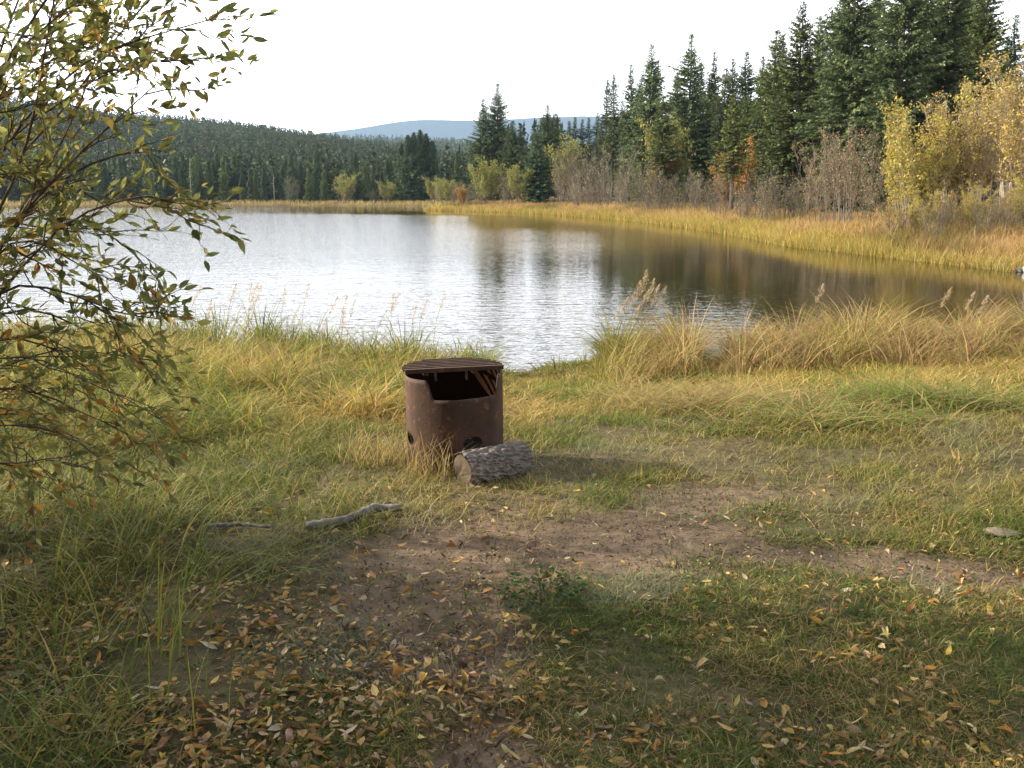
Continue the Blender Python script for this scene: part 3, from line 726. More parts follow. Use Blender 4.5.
# short lawn
NL = 330000
y = np.exp(rng.uniform(math.log(1.7), math.log(12.5), NL)); x = rng.uniform(-.78, .78, NL) * y + rng.normal(0, .4, NL)
s = sdist(x, y); dm = dirt(x, y); px_ = pxof(x, y)
patch = fbm(x, y, .45, 3); left = sstep(420, 250, px_) * sstep(5.6, 4.6, y)
dens = np.clip((patch - .30) * 3.2 + .55 * sstep(500, 620, px_) * sstep(4.6, 4.0, y), .3, 1) * (1 - .88 * dm) * (1 - .65 * left)
k_ = (s > .1) & (rng.random(NL) < dens); x, y, s, dm, px_, patch = x[k_], y[k_], s[k_], dm[k_], px_[k_], patch[k_]; N_ = len(x)
z = hgt(x, y)
fg = sstep(5.2, 4.2, y + (fbm(x, y, .8, 3) - .5) * 2)          # foreground is greener, further off is drier
dry = np.clip(.28 + (1 - fg) * .16 - .35 * sstep(430, 330, px_) + (fbm(x, y, .7, 3) - .5) * 1.6, 0, 1)
isdry = rng.random(N_) < dry
cc = np.where(isdry[:, None], pick(STRAW, N_), pick(GREEN, N_))
sil = sstep(.62, .7, fbm(x + 40, y, .6, 3))[:, None] * .4; cc = cc * (1 - sil) + np.array([.30, .32, .27]) * sil
yg = (1 - fg)[:, None] * .5 * (rng.random((N_, 1)) < .6); cc = cc * (1 - yg) + pick(YELG, N_) * yg
h = rng.uniform(.018, .055, N_) * (1 + .9 * (1 - fg)) * (1 - .5 * sstep(.8, .4, np.hypot(x - RC0[0], y - RC0[1]))) * (.6 + .9 * patch)
mb = MB()
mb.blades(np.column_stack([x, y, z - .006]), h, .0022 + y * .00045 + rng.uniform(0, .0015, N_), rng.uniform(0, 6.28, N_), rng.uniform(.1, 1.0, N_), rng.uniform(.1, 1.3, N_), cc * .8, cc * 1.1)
tag(mb.build('lawn_grass', M_grass), 'short worn grass over the foreground clearing', 'grass', kind='stuff')
rc0 = ground_pt(453, 462)
# middle matted grass (behind the fire ring, in the sun)
NM = 150000
y = rng.uniform(5.9, 12.4, NM); x = rng.uniform(-.75, .8, NM) * y; s = sdist(x, y); px_ = pxof(x, y)
front = 6.5 + .5 * (fbm(x, np.zeros_like(x), 1.3, 3) - .5) * 2 - .45 * sstep(380, 200, px_) + 1.25 * sstep(500, 600, px_)
k_ = (s > .05) & (np.hypot(x - rc0[0], y - rc0[1]) > .42) & (y > front) & (rng.random(NM) < (.35 + .65 * sstep(0, 1.0, y - front)) * np.clip((fbm(x, y, .32, 2) - .3) * 4, .2, 1)); x, y, s, px_, front = x[k_], y[k_], s[k_], px_[k_], front[k_]; N_ = len(x)
lf_ = sstep(520, 400, px_)
dryp = fbm(x, y, 1.0, 3)
isdry = rng.random(N_) < np.clip(.58 + (dryp - .5) * 2.4 - .28 * lf_, .05, .97)
cc = np.where(isdry[:, None], pick(STRAW, N_), np.where(rng.random((N_, 1)) < .5, pick(YELG, N_), pick(GREEN, N_)))
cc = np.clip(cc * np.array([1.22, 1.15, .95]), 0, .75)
h = rng.uniform(.06, .19, N_) * (1 + 1.0 * lf_ * (.3 + 1.3 * (fbm(x, y - 50, .5, 2) > .5))) * (1 - .5 * sstep(1.8, .6, s) * sstep(500, 515, px_) * sstep(620, 600, px_)) * (.55 + .9 * fbm(x + 9, y, .5, 2)) * (.5 + .5 * sstep(0, 1.2, y - front))
mb = MB()
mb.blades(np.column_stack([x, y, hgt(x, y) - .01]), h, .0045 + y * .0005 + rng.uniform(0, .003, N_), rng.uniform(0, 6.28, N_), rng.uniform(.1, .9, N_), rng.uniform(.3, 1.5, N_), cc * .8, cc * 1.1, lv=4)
tag(mb.build('meadow_grass', M_grass), 'sunlit straw and green grass behind the fire ring', 'grass', kind='stuff')
# tall grass fringing the near shore
NT = 260000
x = rng.uniform(-13, 14, NT); y = rng.uniform(7.2, 17, NT); s = sdist(x, y); px_ = pxof(x, y)
gapw = sstep(484, 502, px_) * sstep(612, 590, px_); gap2 = sstep(695, 705, px_) * sstep(730, 715, px_)
wid = np.where(px_ < 505, 3.8, 2.3) + (fbm(x, y, 1.2, 2) - .5) * 1.6
k_ = (s > -.15) & (s < wid) & (rng.random(NT) < (1 - .9 * gapw) * (1 - .8 * gap2) * np.clip(1.3 - s / wid, .15, 1) * np.clip((fbm(x, y, .34, 2) - .36) * 5, .06, 1))
x, y, s, px_ = x[k_], y[k_], s[k_], px_[k_]; N_ = len(x)
rt = sstep(560, 700, px_); gap3 = sstep(692, 704, px_) * sstep(738, 722, px_)
green = sstep(.42, .62, fbm(x, y, .7, 3))[:, None]
cl = pick(YELG + STRAW[:2], N_) * (1 - green) + pick(GREEN + YELG, N_) * green
g2 = (rng.random((N_, 1)) < .22 + .45 * green)
cr_ = np.where(g2, pick(YELG, N_), pick(TANR, N_))
cc = cl * (1 - rt[:, None]) + cr_ * rt[:, None]
h = (rng.uniform(.32, .72, N_) * (1 - rt) + rng.uniform(.60, .95, N_) * rt) * (.55 + .8 * fbm(x, y + 31, .55, 2)) * (1 - .3 * sstep(1.2, 3.0, s))
h *= (1 - .65 * gap3) * (1 - .6 * sstep(484, 502, px_) * sstep(612, 590, px_))
mcx, mcy = rng.uniform(-13, 14, 1500), rng.uniform(7, 17, 1500)
mk_ = sdist(mcx, mcy); mok = (mk_ > -.1) & (mk_ < 4); mcx, mcy = mcx[mok], mcy[mok]
mid_ = np.argmin((x[:, None] - mcx[None]) ** 2 + (y[:, None] - mcy[None]) ** 2, 1)
ox, oy = x - mcx[mid_], y - mcy[mid_]; orr = np.hypot(ox, oy)
mh = rng.uniform(.6, 1.25, len(mcx))[mid_]; mg = rng.random(len(mcx))[mid_]
swap = (rng.random(N_) < .6) & (mg < .45) & (rt < .5); cc[swap] = pick(GREEN + YELG, int(swap.sum()))
swap = (rng.random(N_) < .75) & ((mg > .86) | ((rt > .5) & (mg > .25))); cc[swap] = pick(TANR + STRAW, int(swap.sum()))
x = x - ox * .35; y = y - oy * .35
mb = MB()
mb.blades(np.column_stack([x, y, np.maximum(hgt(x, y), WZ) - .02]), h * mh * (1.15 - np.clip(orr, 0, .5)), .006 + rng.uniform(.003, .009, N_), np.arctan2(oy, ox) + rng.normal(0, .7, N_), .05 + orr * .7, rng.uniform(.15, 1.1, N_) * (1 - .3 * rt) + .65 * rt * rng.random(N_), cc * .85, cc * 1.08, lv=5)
tag(mb.build('tall_shore_grass', M_grass), 'tall swaying grass along the near shore, green left and tan right', 'grass', kind='stuff')
# rank grass at the left under the bush
NR = 75000
x = rng.uniform(-5, -.2, NR); y = rng.uniform(2.2, 7.2, NR); px_ = pxof(x, y)
den = sstep(330, 120, px_) * sstep(3.7, 4.9, y) + .5 * sstep(420, 330, px_) * sstep(5.3, 5.9, y) + .75 * sstep(190, 60, px_) * sstep(2.1, 2.5, y)
k_ = (px_ > -300) & (rng.random(NR) < np.clip(den, 0, 1) * np.clip((fbm(x, y, .4, 3) - .3) * 3.4, 0, 1)); stk = np.array([ground_pt(a_, b_)[:2] for a_, b_ in ((205, 534), (240, 533), (275, 535), (306, 532), (325, 530), (345, 528), (362, 522), (375, 517), (402, 516))])
k_ &= np.min(np.hypot(x[:, None] - stk[None, :, 0], y[:, None] - .12 - stk[None, :, 1] + .2), 1) > .20
x, y = x[k_], y[k_]; N_ = len(x)
cc = np.where(rng.random((N_, 1)) < .22, pick(STRAW, N_), np.where(rng.random((N_, 1)) < .4, pick(YELG, N_), pick(GREEN, N_)))
mb = MB()
mb.blades(np.column_stack([x, y, hgt(x, y) - .01]), rng.uniform(.07, .23, N_) * (.5 + 1.0 * fbm(x, y, .4, 2)) * (1 - .55 * sstep(150, 330, pxof(x, y))), rng.uniform(.004, .008, N_), rng.uniform(0, 6.28, N_), rng.uniform(.1, .6, N_), rng.uniform(.3, 1.4, N_), cc * .8, cc * 1.1, lv=4)
tag(mb.build('rank_grass', M_grass), 'shaded green grass growing thick under the leafy bush', 'grass', kind='stuff')

# matted straw clump right of the ring
mb = MB(); n_ = 6500
ctr = [ground_pt(700, 408), ground_pt(780, 412), ground_pt(860, 402), ground_pt(930, 405), ground_pt(660, 400), ground_pt(830, 425)]
id_ = rng.integers(0, 6, n_); C0 = np.array(ctr)[id_]
x = C0[:, 0] + rng.normal(0, .38, n_); y = C0[:, 1] + rng.normal(0, .22, n_)
gr_ = (rng.random(n_) < np.array([.1, .2, .4, .6, .15, .45])[id_])
cc = np.where(gr_[:, None], pick([(.16, .24, .04), (.22, .27, .05), (.12, .18, .03)], n_), pick(STRAW, n_))
mb.blades(np.column_stack([x, y, hgt(x, y) - .01]), rng.uniform(.10, .28, n_) * (.4 + 1.2 * fbm(x, y, .3, 2)), rng.uniform(.006, .012, n_), rng.uniform(0, 6.28, n_), rng.uniform(.3, 1.3, n_), rng.uniform(.6, 1.6, n_), cc * .8, cc * 1.1, lv=5)
tag(mb.build('matted_grass', M_grass), 'flattened straw and bright green grass right of the fire ring', 'grass', kind='stuff')

# tussock on the shore
t0 = ground_pt(652, 362)
mb = MB(); n_ = 3600
a = rng.uniform(0, 6.28, n_); r_ = .42 * np.sqrt(rng.random(n_))
bx, by = t0[0] + r_ * np.cos(a) * 1.15, t0[1] + r_ * np.sin(a) * .8
gl = rng.random(n_) < np.clip(.7 - (bx - t0[0]) * .9, .15, .9)
cc = np.where(gl[:, None], pick([(.13, .18, .035), (.22, .24, .05), (.28, .27, .06)], n_), pick(TANR, n_))
mb.blades(np.column_stack([bx, by, np.maximum(hgt(bx, by), WZ) - .02]), rng.uniform(.32, .62, n_) * (1.1 - r_), rng.uniform(.006, .011, n_), a + rng.normal(0, .5, n_), r_ * .8, rng.uniform(.4, 1.4, n_), cc * .8, cc * 1.08, lv=5)
tag(mb.build('grass_tussock', M_grass), 'rounded green and tan grass tussock alone at the water edge right of the fire ring', 'tussock')

# plumed reed grasses
def reed(px, top_row, depth, label, group, tilt=.12, plume=.22):
    x = at_y(px, HORIZON, depth)[0]; zb = max(float(hgt([x], [depth])[0]), WZ); zt = at_y(px, top_row, depth)[2]
    H = zt - zb; r = empty('reed_grass', (x, depth, zb)); tag(r, label, 'reed', group)
    ts = np.linspace(0, 1, 7); lean = tilt * H
    pts = np.stack([lean * ts ** 2.5 - lean, 0 * ts + .02 * np.sin(ts * 4), H * ts], 1)
    st = MB(); st.tube(pts, np.linspace(.0035, .0015, 7), 4, (.34, .25, .12), cap=False)
    nl = 3; st.blades(np.array([pts[i_] for i_ in (1, 2, 3)]), np.array([.3, .28, .22]) * H, np.full(nl, .008), rng.uniform(0, 6.28, nl), np.full(nl, .5), np.full(nl, .9), pick(STRAW, nl), pick(STRAW, nl), lv=4)
    st.build('stalk', M_grass, r)
    pl = MB(); n_ = 150
    t = rng.uniform(1 - plume / max(H, .3), 1.0, n_); q = np.stack([np.interp(t, ts, pts[:, k]) for k in range(3)], 1)
    u = (t - t.min()) / (t.max() - t.min()); wdt = .02 * np.sin(np.clip(u * 2.7 + .3, 0, 3.1))
    q += np.stack([rng.normal(.3, 1, n_), rng.normal(0, 1, n_), rng.normal(0, .4, n_)], 1) * wdt[:, None]
    cc = pick([(.54, .42, .27), (.48, .36, .22), (.60, .48, .33)], n_)
    pl.blades(q, rng.uniform(.015, .035, n_), np.full(n_, .004), rng.normal(0, .8, n_), np.full(n_, .6), np.full(n_, .5), cc, cc)
    pl.build('plume', M_grass, r)
for px, tr_ in [(196, 285), (232, 283), (247, 284), (254, 283), (258, 285), (281, 288), (305, 284), (296, 305), (250, 300), (335, 296), (344, 296), (352, 300), (340, 312), (391, 294), (397, 293), (384, 310), (414, 306), (425, 300), (444, 294), (322, 318), (205, 300), (178, 305)]:
    reed(px, tr_, random.uniform(11.6, 12.6), 'thin reed stalk with a pale feathery plume against the bright water left of the fire ring', 'plumed reeds along the left shore', random.uniform(.05, .3))
for j, (px, tr_) in enumerate([(648, 270), (642, 281), (656, 279), (661, 285), (668, 287), (637, 292), (651, 290), (630, 297)]):
    reed(px, tr_, random.uniform(11.5, 12), 'tan plumed reed in the small cluster rising behind the grass tussock', 'reed cluster behind the tussock', .08 + .03 * j, .26)
reed(828, 284, 11.6, 'single pale plumed reed standing above the tan shore grass on the right', None, .15)
for px, tr_ in [(958, 288), (982, 292), (996, 296)]: reed(px, tr_, random.uniform(11.4, 12), 'plumed reed above the tan shore grass near the right picture edge', 'reeds at the right edge', .2)

# ------------------------------------------------------------------ fire ring
def rust_mat():
    m, n, l, out = mat_new('rusted_steel')
    p = n.new('ShaderNodeBsdfPrincipled'); p.inputs['Roughness'].default_value = .72; p.inputs['Specular IOR Level'].default_value = .35
    tc = n.new('ShaderNodeTexCoord')
    def noise(sc_, vs_=(1, 1, 1), det=6):
        mp = n.new('ShaderNodeMapping'); mp.inputs['Scale'].default_value = vs_; l.new(tc.outputs['Object'], mp.inputs['Vector'])
        t = n.new('ShaderNodeTexNoise'); t.inputs['Scale'].default_value = sc_; t.inputs['Detail'].default_value = det; t.inputs['Roughness'].default_value = .65
        l.new(mp.outputs[0], t.inputs['Vector']); return t.outputs['Fac']
    r1 = n.new('ShaderNodeValToRGB'); e = r1.color_ramp.elements
    e[0].position = .3; e[0].color = (.028, .014, .008, 1); e[1].position = .72; e[1].color = (.090, .040, .021, 1)
    l.new(noise(6), r1.inputs[0])
    r2 = n.new('ShaderNodeValToRGB'); e = r2.color_ramp.elements
    e[0].position = .45; e[0].color = (0, 0, 0, 1); e[1].position = .75; e[1].color = (1, 1, 1, 1)
    l.new(noise(5, (4, 4, .5)), r2.inputs[0])
    mx = n.new('ShaderNodeMix'); mx.data_type = 'RGBA'; l.new(r2.outputs[0], mx.inputs[0]); l.new(r1.outputs[0], mx.inputs[6]); mx.inputs[7].default_value = (.035, .020, .014, 1)
    r3 = n.new('ShaderNodeValToRGB'); e = r3.color_ramp.elements
    e[0].position = .58; e[0].color = (0, 0, 0, 1); e[1].position = .66; e[1].color = (1, 1, 1, 1)
    l.new(noise(22), r3.inputs[0])
    mx2 = n.new('ShaderNodeMix'); mx2.data_type = 'RGBA'; l.new(r3.outputs[0], mx2.inputs[0]); l.new(mx.outputs[2], mx2.inputs[6]); mx2.inputs[7].default_value = (.13, .062, .033, 1)
    l.new(mx2.outputs[2], p.inputs['Base Color'])
    b = n.new('ShaderNodeBump'); b.inputs['Distance'].default_value = .003; l.new(noise(60), b.inputs['Height']); l.new(b.outputs[0], p.inputs['Normal'])
    l.new(p.outputs[0], out.inputs['Surface'])
    return m
M_rust = rust_mat()
m, nn, ll, out = mat_new('soot'); p = nn.new('ShaderNodeBsdfPrincipled'); p.inputs['Base Color'].default_value = (.02, .016, .014, 1); p.inputs['Roughness'].default_value = .95; p.inputs['Specular IOR Level'].default_value = .05
nt = nn.new('ShaderNodeTexNoise'); nt.inputs['Scale'].default_value = 12; cr2 = nn.new('ShaderNodeValToRGB'); cr2.color_ramp.elements[0].color = (.010, .006, .004, 1); cr2.color_ramp.elements[1].color = (.032, .013, .005, 1)
ll.new(nt.outputs['Fac'], cr2.inputs[0]); ll.new(cr2.outputs[0], p.inputs['Base Color']); ll.new(p.outputs[0], out.inputs['Surface']); M_soot = m

RR, RH = .292, .575
rc = ground_pt(455, 462)
ring_root = empty('fire_ring', (rc[0], rc[1] + .02, rc[2] - .02))
tag(ring_root, 'rusty round steel fire ring with a slatted grate on top, standing on the lake shore', 'fire ring')
ring_root.rotation_euler = (R(1.0), R(-.8), 0)
facing = math.atan2(-rc[1], -rc[0])
cutc = facing + R(17); NT_ = 260
th = np.linspace(0, 2 * math.pi, NT_, endpoint=False)
dth = np.abs((th - cutc + math.pi) % (2 * math.pi) - math.pi)
top = RH - .112 * (1 - sstep(R(39), R(50), dth))
rows = np.linspace(0, 1, 24)
bm = bmesh.new(); grid = {}
for si, rad in enumerate((RR, RR - .007)):
    for j, t in enumerate(rows):
        for i_ in range(NT_):
            dent = .004 * math.sin(3 * th[i_] + 2 * t) + .003 * math.sin(7 * th[i_])
            grid[si, j, i_] = bm.verts.new(((rad + dent) * math.cos(th[i_]), (rad + dent) * math.sin(th[i_]), -.05 + (top[i_] + .05) * t))
for j in range(23):
    for i_ in range(NT_):
        k2 = (i_ + 1) % NT_
        bm.faces.new((grid[0, j, i_], grid[0, j, k2], grid[0, j + 1, k2], grid[0, j + 1, i_]))
        bm.faces.new((grid[1, j, k2], grid[1, j, i_], grid[1, j + 1, i_], grid[1, j + 1, k2]))
for i_ in range(NT_):
    k2 = (i_ + 1) % NT_
    bm.faces.new((grid[0, 23, i_], grid[0, 23, k2], grid[1, 23, k2], grid[1, 23, i_]))
    bm.faces.new((grid[0, 0, k2], grid[0, 0, i_], grid[1, 0, i_], grid[1, 0, k2]))
for f in bm.faces: f.smooth = True
me = bpy.data.meshes.new('wall'); bm.to_mesh(me); bm.free()
wall = bpy.data.objects.new('wall', me); COL.objects.link(wall)
cutb = bmesh.new()
for dg in (22, -66, 112, -156):
    a = facing + R(dg); ex = Vector((math.cos(a), math.sin(a), 0)); ey = Vector((-math.sin(a), math.cos(a), 0))
    lo, hi = [], []
    for q in range(28):
        t = q * 2 * math.pi / 28; e = ey * (.060 * math.cos(t)) + Vector((0, 0, .20 + .036 * math.sin(t)))
        lo.append(cutb.verts.new(ex * (RR - .08) + e)); hi.append(cutb.verts.new(ex * (RR + .08) + e))
    for q in range(28):
        cutb.faces.new((lo[q], lo[(q + 1) % 28], hi[(q + 1) % 28], hi[q]))
    cutb.faces.new(lo[::-1]); cutb.faces.new(hi)
bmesh.ops.recalc_face_normals(cutb, faces=cutb.faces)
mc = bpy.data.meshes.new('holes'); cutb.to_mesh(mc); cutb.free()
co = bpy.data.objects.new('holes', mc); COL.objects.link(co)
md = wall.modifiers.new('holes', 'BOOLEAN'); md.object = co; md.operation = 'DIFFERENCE'; md.solver = 'EXACT'
dg_ = bpy.context.evaluated_depsgraph_get()
nm = bpy.data.meshes.new_from_object(wall.evaluated_get(dg_)); nm.name = 'wall'
wall.modifiers.clear(); wall.data = nm
bpy.data.objects.remove(co); bpy.data.meshes.remove(mc)
wall.data.materials.clear(); wall.data.materials.append(M_rust); wall.data.materials.append(M_soot)
for pl in wall.data.polygons:
    cx, cy, cz = pl.center; r_ = math.hypot(cx, cy)
    pl.use_smooth = True
    pl.material_index = 1 if (pl.normal.x * cx + pl.normal.y * cy) < -.5 * r_ else 0
wall.parent = ring_root
# grate
gr = empty('grate', (0, 0, 0)); gr.parent = ring_root
GT = R(11)
def bar(bm_, p0, p1, w, h):
    p0, p1 = Vector(p0), Vector(p1); d = (p1 - p0); L = d.length; d.normalize()
    sd = Vector((0, 0, 1)).cross(d).normalized(); up = d.cross(sd)
    vs_ = [bm_.verts.new(pp + sd * (w / 2 * a) + up * (h / 2 * b)) for pp in (p0, p1) for a, b in ((-1, -1), (1, -1), (1, 1), (-1, 1))]
    fs = [(0, 1, 2, 3), (7, 6, 5, 4), (0, 4, 5, 1), (1, 5, 6, 2), (2, 6, 7, 3), (3, 7, 4, 0)]
    for f in fs: bm_.faces.new([vs_[q] for q in f])
def finish(bm_, name, mat, parent, bev=.002):
    bmesh.ops.recalc_face_normals(bm_, faces=bm_.faces)
    if bev: bmesh.ops.bevel(bm_, geom=bm_.edges[:], offset=bev, segments=1, affect='EDGES')
    me_ = bpy.data.meshes.new(name); bm_.to_mesh(me_); bm_.free(); me_.materials.append(mat)
    o = bpy.data.objects.new(name, me_); COL.objects.link(o); o.parent = parent; return o
nbar = 8
for q in range(nbar):
    v = -.085 + q * .345 / (nbar - 1); hw = math.sqrt(max(.01, (RR + .012) ** 2 - v * v)) * (1 if abs(v) < .2 else 1.0)
    b_ = bmesh.new(); e = Vector((math.cos(GT), math.sin(GT), 0)); f_ = Vector((-math.sin(GT), math.cos(GT), 0))
    c0 = f_ * v + Vector((0, 0, RH + .030))
    bar(b_, c0 - e * hw, c0 + e * hw, .019, .026 if q == 0 else .011)
    finish(b_, 'bar', M_rust, gr)
for u in (-.17, .12):
    b_ = bmesh.new(); hw = math.sqrt(RR ** 2 - u * u) - .015; e = Vector((math.cos(GT), math.sin(GT), 0)); f_ = Vector((-math.sin(GT), math.cos(GT), 0))
    bar(b_, e * u - f_ * .09 + Vector((0, 0, RH + .0085)), e * u + f_ * hw + Vector((0, 0, RH + .0085)), .03, .014)
    finish(b_, 'crossbar', M_rust, gr)
for u in (-.115, .07):
    b_ = bmesh.new(); e = Vector((math.cos(GT), math.sin(GT), 0)); f_ = Vector((-math.sin(GT), math.cos(GT), 0))
    c0 = e * u - f_ * .078
    bar(b_, c0 + Vector((0, 0, RH + .014)), c0 + Vector((.004, 0, RH - .035)), .03, .012)
    finish(b_, 'lug', M_rust, gr)
# ash bed inside
mb = MB(); ar = np.linspace(0, RR - .012, 8); aa = np.arange(24) * 2 * math.pi / 24
V = [(r_ * math.cos(a), r_ * math.sin(a), .07 + .03 * math.sin(5 * a + 9 * r_) + (.06 * (1 - r_ / RR))) for r_ in ar for a in aa]
Q = [(i_ * 24 + j, (i_ + 1) * 24 + j, (i_ + 1) * 24 + (j + 1) % 24, i_ * 24 + (j + 1) % 24) for i_ in range(7) for j in range(24)]
mb.add(V, None, Q, (.05, .047, .045)); mb.build('ash_bed', M_stone, ring_root)

# ------------------------------------------------------------------ log round
M_logbark = solid_mat('log_bark', .9, noise=16, bump=.012, bscale=26, c2=(.15, .13, .115), vec_scale=(1, 1, .35))
lp = ground_pt(493, 480); lr = empty('log', (lp[0], lp[1] + .06, lp[2]))
tag(lr, 'short thick log with grey flaking bark lying against the fire ring', 'log')
lr.rotation_euler = (0, 0, R(36))
LL, LR_ = .43, .090
bk = MB(); nu, nv = 90, 40
V = []
CB = []
for j in range(nv):
    for i_ in range(nu):
        a = i_ * 2 * math.pi / nu; xx = -LL / 2 + LL * j / (nv - 1)
        nz_ = float(vnoise(a * 5.5 + 40, xx * 22 + 7, .5)); nz2 = float(vnoise(a * 9, xx * 40, .8))
        r_ = LR_ * (1 + .03 * math.sin(2 * a + 1)) + (.010 * (1 if nz_ > .5 else 0) + .008 * nz2)
        V.append((xx, r_ * math.cos(a), LR_ - .012 + r_ * math.sin(a)))
        base_ = np.array([.27, .25, .235]) if nz_ > .5 else np.array([.19, .15, .12])
        if .38 < nz_ < .44 and nz2 > .4: base_ = np.array([.17, .07, .045])
        CB.append(base_ * (.75 + .5 * nz2))
Q = [(j * nu + i_, j * nu + (i_ + 1) % nu, (j + 1) * nu + (i_ + 1) % nu, (j + 1) * nu + i_) for j in range(nv - 1) for i_ in range(nu)]
bk.add(V, None, Q, np.array(CB)); bk.build('bark', M_logbark, lr, smooth=False)
m, nn, ll, out = mat_new('sawn_end'); p = nn.new('ShaderNodeBsdfPrincipled'); p.inputs['Roughness'].default_value = .85
tc = nn.new('ShaderNodeTexCoord'); wv = nn.new('ShaderNodeTexWave'); wv.wave_type = 'RINGS'; wv.rings_direction = 'X'; wv.inputs['Scale'].default_value = 26; wv.inputs['Distortion'].default_value = 2.5; wv.inputs['Detail'].default_value = 3; wv.inputs['Detail Scale'].default_value = 2
cr3 = nn.new('ShaderNodeValToRGB'); cr3.color_ramp.elements[0].color = (.06, .042, .025, 1); cr3.color_ramp.elements[1].color = (.13, .09, .05, 1)
n2 = nn.new('ShaderNodeTexNoise'); n2.inputs['Scale'].default_value = 9; n2.inputs['Detail'].default_value = 5
mx = nn.new('ShaderNodeMix'); mx.data_type = 'RGBA'; mx.blend_type = 'MULTIPLY'; mx.inputs[0].default_value = .75
cr4 = nn.new('ShaderNodeValToRGB'); cr4.color_ramp.elements[0].position = .35; cr4.color_ramp.elements[0].color = (.35, .33, .3, 1); cr4.color_ramp.elements[1].position = .65
ll.new(tc.outputs['Object'], wv.inputs['Vector']); ll.new(wv.outputs['Fac'], cr3.inputs[0]); ll.new(tc.outputs['Object'], n2.inputs['Vector']); ll.new(n2.outputs['Fac'], cr4.inputs[0])
ll.new(cr3.outputs[0], mx.inputs[6]); ll.new(cr4.outputs[0], mx.inputs[7]); ll.new(mx.outputs[2], p.inputs['Base Color']); ll.new(p.outputs[0], out.inputs['Surface'])
for sx in (-1, 1):
    e_ = MB(); V = [(0, 0, 0)]; T = []
    for kk, rr_ in enumerate((.4, .75, .98)):
        for i_ in range(40):
            a = i_ * 2 * math.pi / 40; r_ = LR_ * rr_ * (1 + .03 * math.sin(2 * a + 1)); V.append((sx * (.004 * math.sin(3 * a + kk)), r_ * math.cos(a), r_ * math.sin(a)))
    T = [(0, 1 + i_, 1 + (i_ + 1) % 40) for i_ in range(40)]
    Q = [(1 + kk * 40 + i_, 1 + kk * 40 + (i_ + 1) % 40, 1 + (kk + 1) * 40 + (i_ + 1) % 40, 1 + (kk + 1) * 40 + i_) for kk in range(2) for i_ in range(40)]
    e_.add(V, T, Q, (.3, .2, .1)); o = e_.build('cut_end', m, lr); o.location = (sx * (LL / 2 - .003), 0, LR_ - .012)

# ------------------------------------------------------------------ dry tuft before the ring
def tuft(name, px, row, n_, rad, hmin, hmax, pal, label, cat, group=None, wmin=.003, wmax=.006, lean=.4, bend=.5, azm=0, azs=3):
    p0 = ground_pt(px, row); mb = MB(); a = rng.uniform(0, 6.28, n_); r_ = rad * np.sqrt(rng.random(n_))
    bx, by = r_ * np.cos(a) * 1.3, r_ * np.sin(a)
    cc = pick(pal, n_)
    zz = hgt(bx + p0[0], by + p0[1]) - p0[2] - .01
    mb.blades(np.column_stack([bx, by, zz]), rng.uniform(hmin, hmax, n_), rng.uniform(wmin, wmax, n_), rng.normal(azm, azs, n_), rng.uniform(0, lean, n_), rng.uniform(0, bend, n_), cc * .85, cc * 1.05, lv=6)
    o = mb.build(name, M_grass); o.location = p0; return tag(o, label, cat, group)
tuft('dry_grass_tuft', 434, 474, 130, .14, .10, .34, STRAW + [(.46, .36, .22)], 'pale dry grass tuft with stiff stalks at the foot of the fire ring', 'grass tuft', lean=.5, bend=.7)
tuft('dry_grass_tuft', 378, 462, 200, .2, .12, .32, STRAW, 'straw coloured grass tuft close to the left side of the fire ring', 'grass tuft', lean=.5, bend=.9)
BRIGHT = [(.22, .26, .045), (.28, .29, .05), (.16, .22, .04), (.33, .29, .08)]
tuft('grass_clump', 165, 640, 46, .20, .22, .55, BRIGHT, 'long arching yellow-green grass clump in the leaf litter at the lower left', 'grass clump', lean=.7, bend=1.0, azs=1.0, wmin=.005, wmax=.009)
tuft('grass_clump', 120, 560, 60, .28, .2, .5, BRIGHT, 'yellow-green grass clump leaning right below the bush', 'grass clump', lean=.8, bend=1.0, azs=.9, wmin=.005, wmax=.009)
tuft('grass_clump', 170, 720, 26, .16, .15, .36, BRIGHT, 'thin upright grass clump near the lower left corner', 'grass clump', lean=.3, bend=.5, azs=1.5, wmin=.004, wmax=.007)
tuft('grass_clump', 230, 585, 40, .2, .12, .4, BRIGHT, 'low green grass clump fallen to the right over dead leaves', 'grass clump', lean=1.2, bend=1.2, azs=.5, wmin=.005, wmax=.008)
tuft('grass_clump', 880, 405, 150, .2, .2, .42, [(.16, .24, .04), (.22, .28, .05)], 'bright green grass clump in front of the tan shore grass at right', 'grass clump', lean=.7, bend=1.2)
tuft('grass_clump', 690, 762, 70, .12, .03, .09, GREEN + STRAW, 'small half-dry grass clump at the bottom edge among leaves', 'grass clump', lean=.9, bend=1.0)

# low weed plant
p0 = ground_pt(545, 600); r = empty('weed', p0); tag(r, 'small dark green leafy weed on the edge of the bare soil', 'weed')
mb, ml_ = MB(), MB(); n_ = 240
a = rng.uniform(0, 6.28, n_); r_ = .16 * np.sqrt(rng.random(n_)); hh = rng.uniform(.015, .09, n_) * (1.2 - r_ * 3)
P = np.stack([r_ * np.cos(a) * 1.0, r_ * np.sin(a) * 1.4, hh], 1)
ml_.leaves(P, np.stack([np.cos(a), np.sin(a), rng.normal(.1, .3, n_)], 1), rng.normal(0, .4, (n_, 3)) + np.array([0, 0, 1]), rng.uniform(.018, .034, n_), rng.uniform(.014, .022, n_), pick([(.05, .10, .025), (.07, .13, .03), (.04, .08, .022)], n_))
for q in range(0, n_, 6): mb.tube([(P[q, 0] * .5, P[q, 1] * .5, 0), P[q]], [.0018, .0012], 3, (.09, .12, .04), cap=False)
mb.build('stems', M_twig, r); ml_.build('foliage', M_leaf, r)

